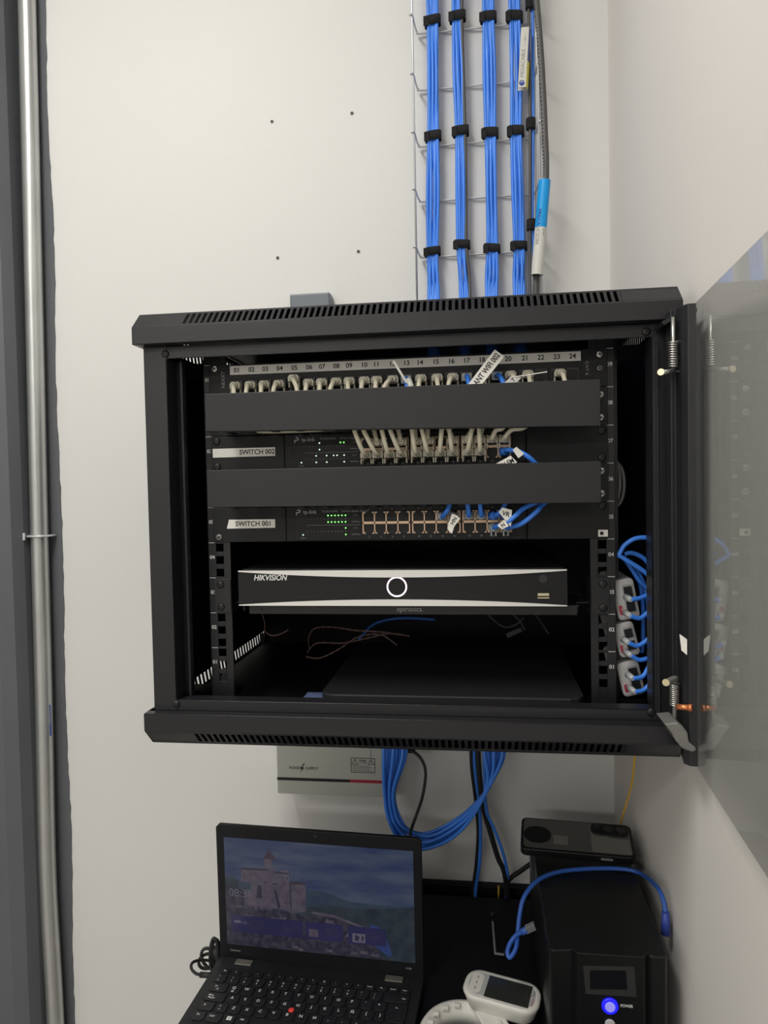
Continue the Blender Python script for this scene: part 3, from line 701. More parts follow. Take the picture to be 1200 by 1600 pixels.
mb = MB(); a = Vector(W(805, 588, y=-47)); b = Vector(W(855, 580, y=-47)); mb.obox(a, b-a, (0, 0, -1.1), (0, .8, 0)); mb.build('flag_edge', 'label', t)

# blue cords on the switches
def bcord(label, ends, pts, sleeve=None):
    t = thing('patch_cord', label, 'patch cord', tuple(pts[0]), 'blue patch cords')
    mb = MB(); mb.tube(cr(pts, 7), 2.9, 10); mb.build('cable', 'blue', t)
    for (x, y, z), m, vert in ends:
        mb = MB(); mb.box(x-5.9, x+5.9, y-8, y+1, z-4.3, z+4.3)
        mb.tube([(x, y-7, z), (x, y-13, z), (x, y-19, z)], [5.6, 5.2, 3.4], 12)
        if vert:
            for a in (-1, 1): mb.box(x+a*2.6-.9, x+a*2.6+.9, y-12, y-6, z-10, z-4)
        mb.build('plug', m, t, bevel=.8)
    return t
s = switch_port(6, 11, 1); e = switch_port(4, 11, 1); e2 = switch_port(4, 10, 1)
t = bcord('blue patch cord with white flag looping from the upper switch down to the lower switch', [(s, 'blue', False), (e, 'clear', True)],
      [(s[0], s[1]-16, s[2]), (s[0]+3, -34, s[2]+1), W(812, 706, y=-42), W(828, 716, y=-44), W(850, 735, y=-36), (200, -30, 245), W(852, 785, y=-36), W(838, 800, y=-44), W(815, 818, y=-42), (e[0]+3, -30, e[2]+1), (e[0], -22, e[2])])
flag(t, [(770, 727), (798, 712), (808, 722), (786, 740)], -52, 'SW SM', size=8)
flag(t, [(801, 703), (807, 698), (819, 709), (810, 716)], -48, None)
flag(t, [(785, 793), (800, 797), (798, 823), (779, 800)], -52, 'VR', size=7)
t = bcord('blue patch cord with a white wrap, lower row of the lower switch', [(e2, 'clear', True)],
      [(e2[0], -22, e2[2]), (e2[0]+2, -32, e2[2]+2), W(790, 818, y=-48), W(805, 806, y=-50), W(822, 792, y=-42), (175, -32, 232), (150, -30, 240), (110, -28, 242)])
flag(t, [(777, 821), (788, 812), (795, 822), (784, 827)], -56, 'N', size=6)
for col, lb in ((8, 'left'), (9, 'right')):
    s = switch_port(4, col, 0)
    bcord('plain blue patch cord dropping into the lower switch, %s of twin cords' % lb, [(s, 'clear', False)], [(s[0], -24, s[2]), (s[0], -31, s[2]+3), (s[0]-1, -35, s[2]+14), (s[0]-2, -33, 240), (s[0]+20, -30, 246), (s[0]+45, -28, 247)])
s = switch_port(4, 6, 0)
t = bcord('blue patch cord with a folded white flag, left of the twin plain cords', [(s, 'clear', False), (switch_port(4, 7, 0), 'clear', False)], [(s[0]+1, -26, s[2]-1), (s[0]+4, -34, s[2]+3), (s[0]+8, -38, s[2]+8), (s[0]+11, -36, s[2]+17), (s[0]+14, -30, 243)])
flag(t, [(699, 826), (706, 803), (716, 806), (706, 834)], -50, None)
flag(t, [(700, 818), (709, 803), (719, 810), (708, 825)], -51, 'HN', size=6)
s = switch_port(4, 10, 0)
bcord('dark blue patch cord in the upper row beside the flags on the lower switch', [(s, 'blue', False), (switch_port(4, 11, 0), 'blue', False)], [(s[0], -24, s[2]), (s[0]+6, -33, s[2]+3), (s[0]+12, -36, s[2]+11), (s[0]+20, -32, 240)])

# injectors ---------------------------------------------------------------------
inj = [((957, 908), (990, 902), (1000, 965), (965, 971), 'topmost'), ((960, 976), (990, 970), (1000, 1022), (966, 1030), 'middle'), ((963, 1037), (998, 1031), (1008, 1083), (975, 1091), 'lowest')]
plugs = [((983, 933), (983, 957)), ((981, 1000), (984, 1021)), ((988, 1055), (991, 1078))]
for (a, b, c_, d_, lb), pl in zip(inj, plugs):
    q = [Vector(W(u, v, y=10)) for u, v in (a, b, c_, d_)]
    cc = (q[0]+q[1]+q[2]+q[3])/4
    t = thing('power_injector', 'light grey two port power injector, %s of the three stacked right of the rail' % lb, 'power injector', tuple(cc), 'power injectors')
    u_ = (q[1]-q[0]+q[2]-q[3])/2; v_ = (q[0]-q[3]+q[1]-q[2])/2; w_, h_ = u_.length, v_.length
    fr = frame(cc, u_, v_)
    mb = MB(); mb.xf = fr
    pr = rrect(w_, h_, 5); mb.prism(pr, (0, 0, -95), (1, 0, 0), (0, 1, 0), 95); mb.build('case', 'injector', t, bevel=1.6)
    mb = MB(); mb.xf = fr; mb.prism(rrect(w_-5, h_-5, 4), (0, 0, 0), (1, 0, 0), (0, 1, 0), 1.2); mb.build('front_rim', 'injector', t, bevel=.5)
    mb = MB(); mb.xf = fr; mb.prism(rrect(w_*.48, h_*.72, 1.5), (w_*.16, 0, 1.2), (1, 0, 0), (0, 1, 0), .5); mb.build('socket', 'greyink', t)
    mb = MB(); mb.xf = fr
    for yy in (h_*.18, -h_*.18): mb.prism(rrect(w_*.38, h_*.26, 1), (w_*.16, yy, 1.7), (1, 0, 0), (0, 1, 0), .3)
    mb.build('socket_opening', 'void', t)
    mb = MB(); mb.xf = fr; mb.prism(rrect(w_*.16, h_*.24, 2), (-w_*.31, -h_*.24, 1.2), (1, 0, 0), (0, 1, 0), .4); rd = mb.build('red_mark', 'red', t)
    mb = MB(); mb.xf = fr; mb.text('OUT', 2.2, frame((-w_*.28, -h_*.22, 1.7), (0, -1, 0), (1, 0, 0))); mb.text('POE', 1.8, frame((-w_*.28, -h_*.22, 1.7), (0, -1, 0), (1, 0, 0))) if False else None
    mb.build('print', 'white_ink', rd)
pc = [[(986, 937), (1001, 934), (1016, 927), (1026, 918)], [(985, 962), (999, 966), (1012, 957), (1017, 946), (1026, 930)], [(982, 1004), (996, 1009), (1011, 1000), (1018, 989), (1026, 978)],
      [(986, 1024), (999, 1031), (1017, 1027), (1028, 1020)], [(989, 1060), (1004, 1057), (1013, 1043), (1019, 1027), (1026, 1012)], [(992, 1081), (1006, 1078), (1017, 1066), (1026, 1052)]]
pn = ['upper port of the topmost', 'lower port of the topmost', 'upper port of the middle', 'lower port of the middle', 'upper port of the lowest', 'lower port of the lowest']
for pts, nm in zip(pc, pn):
    P = [Vector(W(u, v, y=-14+i*2.5)) for i, (u, v) in enumerate(pts)]
    t = thing('network_cable', 'blue cable plugged into the %s power injector' % nm, 'network cable', tuple(P[0]), 'blue cables at the power injectors')
    mb = MB(); mb.tube(cr(P, 7), 2.6, 10); mb.build('cable', 'blue', t)
    a = P[0]; b = a+Vector((-3, 13, 1)); mb = MB(); k = (b-a); mb.tube([a-k*.1, a+k*.2, b], [2.4, 3.6, 4.2], 10); mb.build('plug', 'clear', t)
bl = [([(1026, 846), (1015, 841), (1002, 840), (989, 843), (975, 853), (967, 868)], 'arching highest'), ([(1024, 893), (1016, 884), (1004, 871), (987, 864), (976, 866)], 'second highest of the arching ones'),
      ([(966, 867), (985, 879), (1001, 889), (1016, 901), (1024, 909)], 'crossing from the rail down to the frame'), ([(975, 872), (987, 889), (999, 908), (1012, 920), (1022, 930)], 'behind the crossing one'),
      ([(988, 880), (1001, 901), (1008, 920), (1013, 943), (1013, 965)], 'dropping steeply'), ([(985, 885), (998, 905), (1004, 940), (1005, 996), (1003, 1020)], 'running down behind the topmost injector')]
for k, (pts, nm) in enumerate(bl):
    cable('network_cable', [W(u, v, y=(-5 if k in (0, 2) else 6+6*k)) for u, v in pts], 2.7, 'blue', 'blue cable above the power injectors, %s' % nm, 'network cable', 'blue cables above the power injectors')
# grey cable coil right of the rail
mb = MB()
for k in range(3):
    c = Vector(W(952+k*5, 745+6*k, y=40+k*9)); rx, rz = 8+k*1.5, 33-3*k
    mb.tube([(c[0]+rx*math.cos(a*math.pi/20), c[1]+4*math.sin(a*math.pi/20+k), c[2]+rz*math.sin(a*math.pi/20)) for a in range(40)], 2.1, 8, closed=True)
tag(mb.build('cable_coil', 'grey_coil'), 'coil of grey cable hanging beside the right rail', 'cable coil')

# ================================================================== CABLE TRAY AND BUNDLES ABOVE
tr = thing('cable_tray', 'zinc wire basket cable tray rising up the wall above the rack', 'cable tray', (97, 405, 470))
TX0, TX1 = -9, 201; TYB, TYF = 424, 380; TZ0, TZ1 = 462, ZC-3
for xx, yy in ((TX0, TYF), (TX1, TYF), (TX0+3, TYB-2), (55, TYB-2), (104, TYB-2), (152, TYB-2), (TX1-3, TYB-2), (TX1-1, 402)):
    if xx in (55, 104, 152, TX0+3): continue
    mb = MB(); mb.cyl((xx, yy, TZ0), (xx, yy, TZ1), 1.9, 8); mb.build('long_wire', 'zinc', tr)
z = 651-98
rz = [553, 651, 749, 845, 943, 1041, 1139, 1237, 1335, 1433, 1531]
for z in rz:
    P = [(TX0-4, TYF-2, z+3), (TX0-2, TYF-5, z+4), (TX0+1, TYF, z+2), (TX0+2, TYF+8, z-1), (TX0+5, TYB-8, z-1), (TX0+14, TYB, z), (97, TYB, z), (TX1-14, TYB, z), (TX1-5, TYB-8, z-1), (TX1-2, TYF+8, z-1), (TX1-1, TYF, z+2), (TX1+2, TYF-5, z+4), (TX1+4, TYF-2, z+3)]
    mb = MB(); mb.tube(cr(P, 4), 1.8, 8); mb.build('cross_wire', 'zinc', tr)
# bundles
def px_line(u0, v0, u1, v1, y):  # straight interpolation in px
    return lambda v: W(u0+(u1-u0)*(v-v0)/(v1-v0), v, y=y)
bund = [  # name, px centre at straps (v, u), cables
    ('leftmost', [(-120, 672), (30, 676), (213, 677), (400, 676), (470, 678)], 6, 24),
    ('second', [(-120, 712), (25, 715), (204, 720), (383, 722), (470, 727)], 5, 19),
    ('third', [(-120, 761), (25, 763), (208, 766), (388, 769), (470, 768)], 6, 25),
    ('fourth', [(-120, 800), (25, 804), (206, 806), (386, 811), (470, 811)], 5, 22)]
SV = [(33, 213, 393), (26, 205, 382), (27, 208, 388), (26, 205, 384)]
for bi, (nm, kn, nc, wpx) in enumerate(bund):
    for c in range(nc+2):
        back = c >= nc
        off = ((c+.5)/nc-.5) if not back else (-.2 if c == nc else .2)
        pts = []
        for v, u in kn:
            p = W(u, v, y=412); pts.append((p[0], p[2]))
        pp_ = []
        for j, (x, z) in enumerate(pts):
            wd_ = 24 if j in (1, 2, 3) else 25
            pp_.append((x+off*(wd_-6), (409 if not back else 415)+1.5*math.cos(off*6), z))
            if j < len(pts)-1:
                x2, z2 = pts[j+1]; o2 = off*1.08 + .13*math.sin(3.1*c+bi*1.7+j*2.3)*(1-abs(off))
                pp_.append(((x+x2)/2+o2*(wd_-6), (408 if not back else 415)+2*math.cos(off*6+j+c*1.9)-1, (z+z2)/2))
        x, z = pts[-1]; pp_ = pp_[:-1]+[(x+off*20, 403, 575), (x+off*18, 386, 480), (x+off*16, 380, 440)]
        top = pp_[0]; pp_.insert(0, (top[0], top[1], ZC-4))
        grey = bi == 1 and c == nc-1
        mb = MB(); mb.tube(cr(pp_, 5), 2.9, 8)
        tag(mb.build('network_cable', 'grey_cable' if grey else 'blue'), ('dark grey cable tucked in the second strapped bundle above the rack' if grey else 'blue cable in the %s strapped bundle above the rack' % nm), 'network cable', 'cables of the %s bundle' % nm)
    for j, v in enumerate(SV[bi]):
        u = kn[j+1][1]; c = Vector(W(u, v, y=410)); a_, b_ = 14.2, 7.8
        hh = 8 if j != 2 else 7
        mb = MB(); n = 36; til = random.uniform(-.12, .12)
        ring = [(a_*math.copysign(abs(math.cos(k*2*math.pi/n))**.55, math.cos(k*2*math.pi/n)), b_*math.copysign(abs(math.sin(k*2*math.pi/n))**.7, math.sin(k*2*math.pi/n))) for k in range(n)]
        i0 = []; 
        for zz in (-hh, hh):
            i0.append([mb._p((c[0]+x, c[1]+1.5+y, c[2]+zz+x*til)) for x, y in ring])
        for k in range(n): k2 = (k+1) % n; mb.face((i0[0][k], i0[0][k2], i0[1][k2], i0[1][k]), True)
        inn = [[mb._p((c[0]+x*.92, c[1]+1.5+y*.9, c[2]+zz+x*til)) for x, y in ring] for zz in (-hh, hh)]
        for k in range(n):
            k2 = (k+1) % n; mb.face((inn[0][k2], inn[0][k], inn[1][k], inn[1][k2]), True); mb.face((i0[1][k], i0[1][k2], inn[1][k2], inn[1][k])); mb.face((i0[0][k2], i0[0][k], inn[0][k], inn[0][k2]))
        mb.obox((c[0]-a_-1.5, c[1]-b_+.8, c[2]-hh-2.5), (9, -1.2, 0), (0, 0, hh*2), (0, 1.6, 0))
        tag(mb.build('hook_strap', 'velcro', bevel=0), 'black strap, %s of the three round the %s cable bundle' % (('top', 'middle', 'bottom')[j], nm), 'cable strap', 'black cable straps')
# right hand thin black pair, thick grey cable and tags
def kline(kn, y): return [W(u, v, y=y) for u, v in kn]
mk = kline([(822, -140), (825, -30), (826, 20), (828, 190), (828, 350), (828, 430)], 402)
cable('black_cable', mk+[(mk[-1][0], 388, 500), (mk[-1][0], 382, 442)], 2.6, 'grey_cable', 'thin dark cable strapped alongside the tray, right of the blue bundles', 'cable')
mk = kline([(828, -140), (831, -30), (832, 20), (833, 180), (832, 350), (836, 430)], 406)
cable('blue_cable', mk+[(mk[-1][0], 388, 500), (mk[-1][0], 382, 442)], 2.7, 'blue', 'single blue cable behind the thin dark one beside the tray', 'network cable')
for (u, v), lb in zip(((827, 5), (828, 193), (829, 351)), ('top', 'middle', 'bottom')):
    c = Vector(W(u, v, y=401)); mb = MB(); n = 20
    for rr in (1,):
        mb.tube([(c[0]+1.5, c[1]+2, c[2]-9), (c[0]+1.5, c[1]+2, c[2]+9)], 8.2, 14)
    tag(mb.build('hook_strap', 'velcro', bevel=.5), 'black strap on the thin dark cable beside the tray, %s one' % lb, 'cable strap', 'black cable straps')
mk = [W(u, v, y=y) for u, v, y in ((828, -140, 385), (834, -40, 375), (840, 20, 372), (846, 100, 372), (851, 200, 372), (853, 280, 374), (846, 380, 378), (838, 425, 382))]
th = thing('armoured_cable', 'thick dark grey cable bowing outside the tray on its right', 'cable', tuple(mk[-1]))
mb = MB(); mb.tube(cr([mk[0]] + mk[1:]+[(mk[-1][0]-3, 382, 500), (mk[-1][0]-5, 380, 442)], 8), 5.2, 14); mb.build('jacket', 'grey_cable', th)
mb = MB(); P = cr([p for p in mk[2:6]], 16)
for p in P[::1]: mb.box(p[0]-4.6, p[0]-2.9, p[1]-4.6, p[1]-3.6, p[2]-.9, p[2]+.9)
mb.build('jacket_print', 'greyink', th)
a, b = Vector(W(851, 282, y=366)), Vector(W(839, 430, y=374)); mid = a+(b-a)*.50; a0 = a
def sleeve(p, q, rad, name, m, parent):
    mb = MB(); mb.tube([p, p+(q-p)*.5, q], rad, 18, cap=False); mb.tube([p+(q-p)*.001, p+(q-p)*.5, q-(q-p)*.001], rad-.7, 18, cap=False); return mb.build(name, m, parent)
tg = thing('cable_tag', 'long cyan and white warning sleeve on the thick grey cable', 'cable tag', tuple(b))
s1 = sleeve(a, mid, 9.8, 'cyan_half', 'cyan', tg); s2 = sleeve(mid, b, 9.8, 'white_half', 'white', tg)
ax = (b-a).normalized(); side = Vector((-.3, -1, 0)).normalized()
def tube_text(p, s, size, off, parent, m, rad=9.9):
    # letters wrapped near the front of the sleeve, reading down the sleeve
    sd = ax.cross(Vector((0, -1, 0))).normalized(); out = Vector((0, -1, 0)); out = (out-ax*out.dot(ax)).normalized(); lat = out.cross(ax).normalized()
    an = off; nrm = (out*math.cos(an)+lat*math.sin(an)).normalized(); tang = nrm.cross(ax)
    fr = frame(p+nrm*rad, ax, nrm.cross(ax)); mb = MB(); mb.text(s, size, fr, lift=.25); mb.build('lettering', m, parent)
L = (b-a).length
tube_text(a+ax*L*.40, 'PRECA', 9, -.55, s1, 'navy'); tube_text(a+ax*L*.59, 'UCION', 9, -.55, s2, 'greyink'); tube_text(a+ax*L*.55, '33.50', 5, .45, s2, 'greyink')
# flat cable marker
a, b = Vector(W(822, 42, y=384)), Vector(W(817, 136, y=384))
tg = thing('cable_tag', 'white folded carrier tag with yellow edge on the thin dark cable', 'cable tag', tuple(b))
ax = (b-a).normalized(); mb = MB(); w1 = Vector((-6.5, 0, 0)); w2 = Vector((9.5, 0, 0))
def strip(p, q, xa, xb, ya, yb, name, m):
    mb = MB(); mb.obox(p+Vector((xa, ya, 0)), Vector((xb-xa, yb-ya, 0)), q-p, Vector((0, 1.2, 0))); return mb.build(name, m, tg)
s1 = strip(a, b, -8, 5, 0, 0, 'white_face', 'white')
L = b-a
s2 = strip(a+Vector((0, 0, 0)), a+L*.56, 5, 9, 0, 8, 'blue_edge', 'navy'); s3 = strip(a+L*.56, b, 5, 9, 0, 8, 'yellow_edge', 'yellow')
s4 = strip(a, b, -8, 9, 10, 10, 'back_face', 'white')
fr = frame(a+L*.62+Vector((-2.3, 0, 0)), -ax, ax.cross(Vector((0, -1, 0)))); 
fr = frame(a+L*.60+Vector((-2.2, 0, 0)), -ax, (-1, 0, 0)); mb = MB(); mb.text('MEGACABLE', 9, fr, fit=46, lift=.3); mb.text('\u2014o\u2014', 6, frame(a+L*.2+Vector((-1, 0, 0)), -ax, (-1, 0, 0)), fit=24, lift=.3); mb.build('lettering', 'greyink', s1)
c = a+L*.93+Vector((-2.2, -.4, 0)); mb = MB(); mb.cyl(c, c+Vector((0, -.4, 0)), 4.4, 20); mb.m = 1; mb.prism([(-2.5, -1), (0, 1.8), (2.5, -.4), (1, 2.6), (-1.4, 2.4)], c+Vector((0, -.45, 0)), (1, 0, 0), (0, 0, 1), .3); mb.build('round_logo', ['navy', 'white'], s1)

# ================================================================== CABLES BELOW THE CABINET
ZB = -62
for k in range(8):
    t = k/7.0; dx = (t-.5); y = 292+(k % 3)*9
    L0 = (600+34*t, 1168); R0 = (757+31*t, 1172)
    jj = lambda s: random.uniform(-s, s)
    pts = [(L0[0], 1150, 300), (L0[0]-1, 1185, y), (600+16*t+jj(2), 1240, y), (607+20*t+jj(2), 1285, y), (632+18*t, 1322-22*t+jj(2), y+4), (668+10*t, 1324-24*t+jj(2), y+5), (712+10*t, 1303-28*t+jj(2), y+3), (745+12*t+jj(2), 1262-22*t, y), (762+16*t, 1218-14*t, y), (R0[0]+jj(1), 1180, y), (R0[0], 1150, 300)]
    cable('network_cable', [W(u, v, y=yy) for u, v, yy in pts], 2.9, 'blue', 'blue cable in the big U shaped loop hanging below the rack', 'network cable', 'blue cables looping below the rack', n=6)
cable('power_cord', [W(u, v, y=yy) for u, v, yy in ((620, 1160, 330), (635, 1172, 315), (648, 1176, 310), (660, 1189, 308), (665, 1210, 306), (660, 1245, 304), (650, 1275, 300), (644, 1292, 290), (641, 1308, 270), (642, 1360, 255))], 2.6, 'rubber', 'thin black power cord curling down behind the laptop', 'power cord')
mb = MB(); a = Vector(W(626, 1172, y=322)); mb.obox(a+Vector((0, 0, -5)), (24, 0, -1), (0, 12, 0), (0, 0, 9)); tag(mb.build('plug_end', 'rubber', bevel=2), 'black plug body tucked right under the rack bottom', 'plug')
cable('network_cable', [W(u, v, y=yy) for u, v, yy in ((741, 1160, 360), (742, 1200, 365), (748, 1250, 370), (751, 1300, 372), (749, 1350, 378), (743, 1395, 390))]+[(W(742, 1405, y=400)[0], 400, -560)], 3, 'blue', 'blue cable hanging straight down left of the crossing black cable', 'network cable')
cable('power_cord', [W(u, v, y=yy) for u, v, yy in ((736, 1160, 366), (737, 1200, 371), (743, 1250, 376), (747, 1300, 378), (744, 1350, 384), (739, 1395, 396))]+[(W(738, 1405, y=405)[0], 405, -560)], 3, 'rubber', 'black cable hanging straight down beside the blue one behind the loop', 'cable')
cable('power_cord', [W(u, v, y=yy) for u, v, yy in ((746, 1160, 350), (749, 1210, 352), (755, 1260, 354), (766, 1300, 356), (778, 1340, 362), (790, 1372, 372))]+[(W(797, 1390, y=395)[0], 400, -560)], 4.6, 'rubber', 'thick black cable slanting down to the desk rim', 'cable')
cable('network_cable', [W(u, v, y=yy) for u, v, yy in ((756, 1160, 342), (757, 1210, 342), (760, 1265, 344), (772, 1295, 348), (785, 1330, 355), (793, 1365, 368), (791, 1395, 392))]+[(W(789, 1402, y=400)[0], 402, -560)], 2.8, 'blue', 'thin blue cable slanting down right of the thick black one', 'network cable')
cable('power_cord', [W(u, v, y=yy) for u, v, yy in ((793, 1378, 395), (800, 1370, 390), (812, 1362, 385), (826, 1352, 380), (845, 1340, 372))], 4, 'rubber', 'short black cable running behind the uninterruptible power unit', 'cable')
cable('fibre_cable', [W(u, v, y=yy) for u, v, yy in ((992, 1165, 205), (991, 1190, 210), (988, 1220, 222), (982, 1245, 238), (975, 1268, 256), (969, 1290, 280), (962, 1320, 310))], 1.5, 'yfibre', 'thin yellow fibre hanging below the rack behind the phone', 'cable')
mb = MB(); a = Vector(W(779, 1384, y=405)); b = Vector(W(779, 1408, y=405)); mb.tube([a, (a+b)/2, b], 1.5, 8); tag(mb.build('fibre_cable', 'yfibre'), 'short bit of yellow fibre in the dark slot at the desk rim', 'cable')

# ================================================================== DESK
dk = thing('equipment_desk', 'black topped desk carrying laptop and power unit', 'desk', (50, 200, -Z0))
DZ = -480
mb = MB(); mb.box(-262, 318, -420, 378, DZ-22, DZ); mb.box(-262, 318, 412, WY-1, DZ-22, DZ); mb.box(-262, -250, 378, 412, DZ-22, DZ); mb.box(306, 318, 378, 412, DZ-22, DZ); mb.build('top', 'desk', dk, bevel=1.5)
mb = MB(); mb.box(-250, 306, 379, 411, DZ-90, DZ-86); mb.box(-250, 306, 378, 380, DZ-90, DZ-22); mb.box(-250, 306, 410, 412, DZ-90, DZ-22); mb.build('cable_trough', 'desk', dk)
for x, y in ((-240, -395), (295, -395), (-240, 400), (295, 400)):
    mb = MB(); mb.box(x-18, x+18, y-18, y+18, -Z0, DZ-22); mb.build('leg', 'desk', dk, bevel=2)
# thin metal bracket lying on the desk
a = Vector(W(770, 1440, z=DZ+3)); b = Vector(W(774, 1490, z=DZ+3)); c = Vector(W(790, 1492, z=DZ+3))
lb = thing('metal_bracket', 'thin grey bent bar lying on the black desk between laptop and power unit', 'bracket', tuple(b))
mb = MB(); mb.tube(cr([a, a+(b-a)*.5, a+(b-a)*.93, b, b+(c-b)*.15, c], 5), 1.9, 8); mb.build('bar', 'greyink', lb)
mb = MB(); k = Vector(W(769, 1432, z=DZ+3)); mb.cyl(k, k+Vector((0, 0, 6)), 3.4, 10); mb.cyl(c, c+Vector((0, 0, 5)), 3, 10); mb.cyl(c+Vector((10, 2, 0)), c+Vector((10, 2, 4)), 2.4, 10); mb.build('screw', 'plastic', lb)

# ================================================================== LAPTOP
LW, LH, LD = 312, 209, 212
LO = Vector((-309, 152, -464)); ly = math.radians(-3.2)
LX = Vector((math.cos(ly), math.sin(ly), 0)); LY = Vector((-math.sin(ly), math.cos(ly), 0)); 
LM = frame(LO, LX, LY)       # x right, y towards the wall, z up; origin rear left of deck
lp = thing('laptop', 'open black laptop showing a dim castle wallpaper, on the black desk', 'laptop', tuple(LM @ Vector((LW/2, -LD/2, -16))))
def L(): m_ = MB(); m_.xf = LM; return m_
mb = L(); pl = [(0, 4), (0, -LD+8), (8, -LD), (LW-8, -LD), (LW, -LD+8), (LW, 4)]
mb.prism(pl, (0, 0, -14.5), (1, 0, 0), (0, 1, 0), 14.5); base = mb.build('base', 'palm', lp, bevel=1.6)
mb = L(); mb.prism([(12, -21), (LW-12, -21), (LW-12, -131), (12, -131)], (0, 0, .05), (1, 0, 0), (0, 1, 0), .25); mb.build('key_well', 'void', base)
for x, y in ((20, -10), (LW-20, -10), (20, -200), (LW-20, -200)):
    mb = L(); mb.cyl((x, y, -16), (x, y, -14), 6, 12); mb.build('foot', 'rubber', base)
for x0 in (29, 257):
    mb = L(); mb.prism([(x0, -12.5), (x0+26, -12.5), (x0+26, -1), (x0, -1)], (0, 0, 0), (1, 0, 0), (0, 1, 0), 2.2); mb.build('hinge', 'hinge', lp, bevel=.8)
def key(xa, xb, y, h, legends):
    mb = L(); w = xb-xa; pr = [(xa, y-h/2), (xa, y+h/2), (xb, y+h/2), (xb, y-h/2)]
    r_ = 1.6; pl = [(xa+.5, y+h/2), (xb-.5, y+h/2), (xb, y+h/2-.5), (xb, y-h/2+3), (xb-2.5, y-h/2), (xa+2.5, y-h/2), (xa, y-h/2+3), (xa, y+h/2-.5)]
    mb.prism(pl, (0, 0, .25), (1, 0, 0), (0, 1, 0), 1.7); k = mb.build('key', 'key', lp, bevel=.4)
    if legends:
        mb = L()
        for tx, dx, dy, sz in legends: mb.text(tx, sz, frame((xa+dx, y+dy, 1.95), (1, 0, 0), (0, 1, 0)), lift=.12, bold=True)
        mb.build('key_legend', 'white_ink', k)
KH = 15.6; xE = LW-14
rows = {1: -45.5, 2: -64, 3: -82.5, 4: -101, 5: -119.5}
fn = ['Esc', 'x', '-', '+', '*', '<', '>', 'o', 'Y', '@', '!', '#', 'k', 'Inicio', 'Fin', 'Insert', 'Supr']; kw = (xE-14)/17
for i, s in enumerate(fn):
    xa = 14+i*kw; key(xa+.7, xa+kw-.7, -30, 8.6, [(s, kw/2-1, .8, 3.4)])
P_ = 19.05
xs = 14; key(xs, xs+16, rows[1], KH, [('\u00b0', 5, 3.4, 4.5), ('|', 5, -2.8, 4.5)])
for i, (a, b) in enumerate(zip('1234567890\'\u00bf', '!"#$%&/()=?\u00a1')):
    x0 = 33.5+i*P_; key(x0, x0+16.6, rows[1], KH, [(b, 6, 3.2, 4.5), (a, 6, -2.8, 4.5)])
key(33.5+12*P_, xE, rows[1], KH, [('<x', 28, 0, 5)])
key(14, 40, rows[2], KH, [('|<', 9, 2, 4.5), ('>|', 12, -3, 4.5)])
for i, a in enumerate('QWERTYUIOP\u00b4+'):
    x0 = 43+i*P_; key(x0, x0+16.6, rows[2], KH, [(a, 6.3, 2.2, 6.6)]+([('@', 6.3, -4.2, 4)] if i == 0 else []))
key(43+12*P_, xE, rows[2]-9.2, KH+18.4, [('<-', 12, 9, 5)])
key(14, 45, rows[3], KH, [('Bloq', 9, 2.4, 4), ('Mayus', 11, -2.2, 4)])
for i, a in enumerate('ASDFGHJKL\u00d1{}'):
    x0 = 48+i*P_; key(x0, min(x0+16.6, 43+12*P_-2), rows[3], KH, [(a, 6.3, 1.6, 6.6)])
key(14, 36, rows[4], KH, [('^', 8, 1, 7)])
key(38.5, 55, rows[4], KH, [('>', 6, 3, 4.5), ('<', 6, -3, 4.5)])
for i, a in enumerate('ZXCVBNM,.-'):
    x0 = 57.7+i*P_; key(x0, x0+16.6, rows[4], KH, [(a, 6.3, 1.6, 6.6)])
key(57.7+10*P_, xE, rows[4], KH, [('^', 22, 1, 7)])
for xa, xb, s in ((14, 31, 'Fn'), (33.5, 55, 'Ctrl'), (57.5, 74, None), (76.5, 93, 'Alt'), (95.5, 190, None), (192.5, 209, 'Alt'), (211.5, 228, 'Imp'), (230.5, 247, 'Ctrl'), (249.5, xE, None)):
    key(xa, xb, rows[5], KH, [(s, 7, 2, 4.5)] if s else None)
mb = L(); mb.xf = LM
for a in (0, 1):
    for b in (0, 1): mb.prism([(62+a*3.6, -121.5+b*3.6), (65.2+a*3.6, -121.5+b*3.6), (65.2+a*3.6, -118.3+b*3.6), (62+a*3.6, -118.3+b*3.6)], (0, 0, 1.9), (1, 0, 0), (0, 1, 0), .3)
mb.build('key_legend', 'white_ink', base)
mb = L(); cx, cy = 143.5, -91.5; mb.tube([(cx, cy, .5), (cx, cy, 2.6), (cx, cy, 3.6), (cx, cy, 4.0)], [2.6, 4, 3.8, 2.6], 18); mb.build('pointing_stick', 'redcap', lp)
mb = L(); mb.prism([(100, -150), (212, -150), (212, -208), (100, -208)], (0, 0, .02), (1, 0, 0), (0, 1, 0), .3); mb.build('touchpad', 'key', lp)
for i in range(3):
    x0 = 101+i*37.5; mb = L(); mb.prism([(x0, -136), (x0+35, -136), (x0+35, -148), (x0, -148)], (0, 0, 0), (1, 0, 0), (0, 1, 0), .8); mb.build('touchpad_button', 'key', lp, bevel=.5)
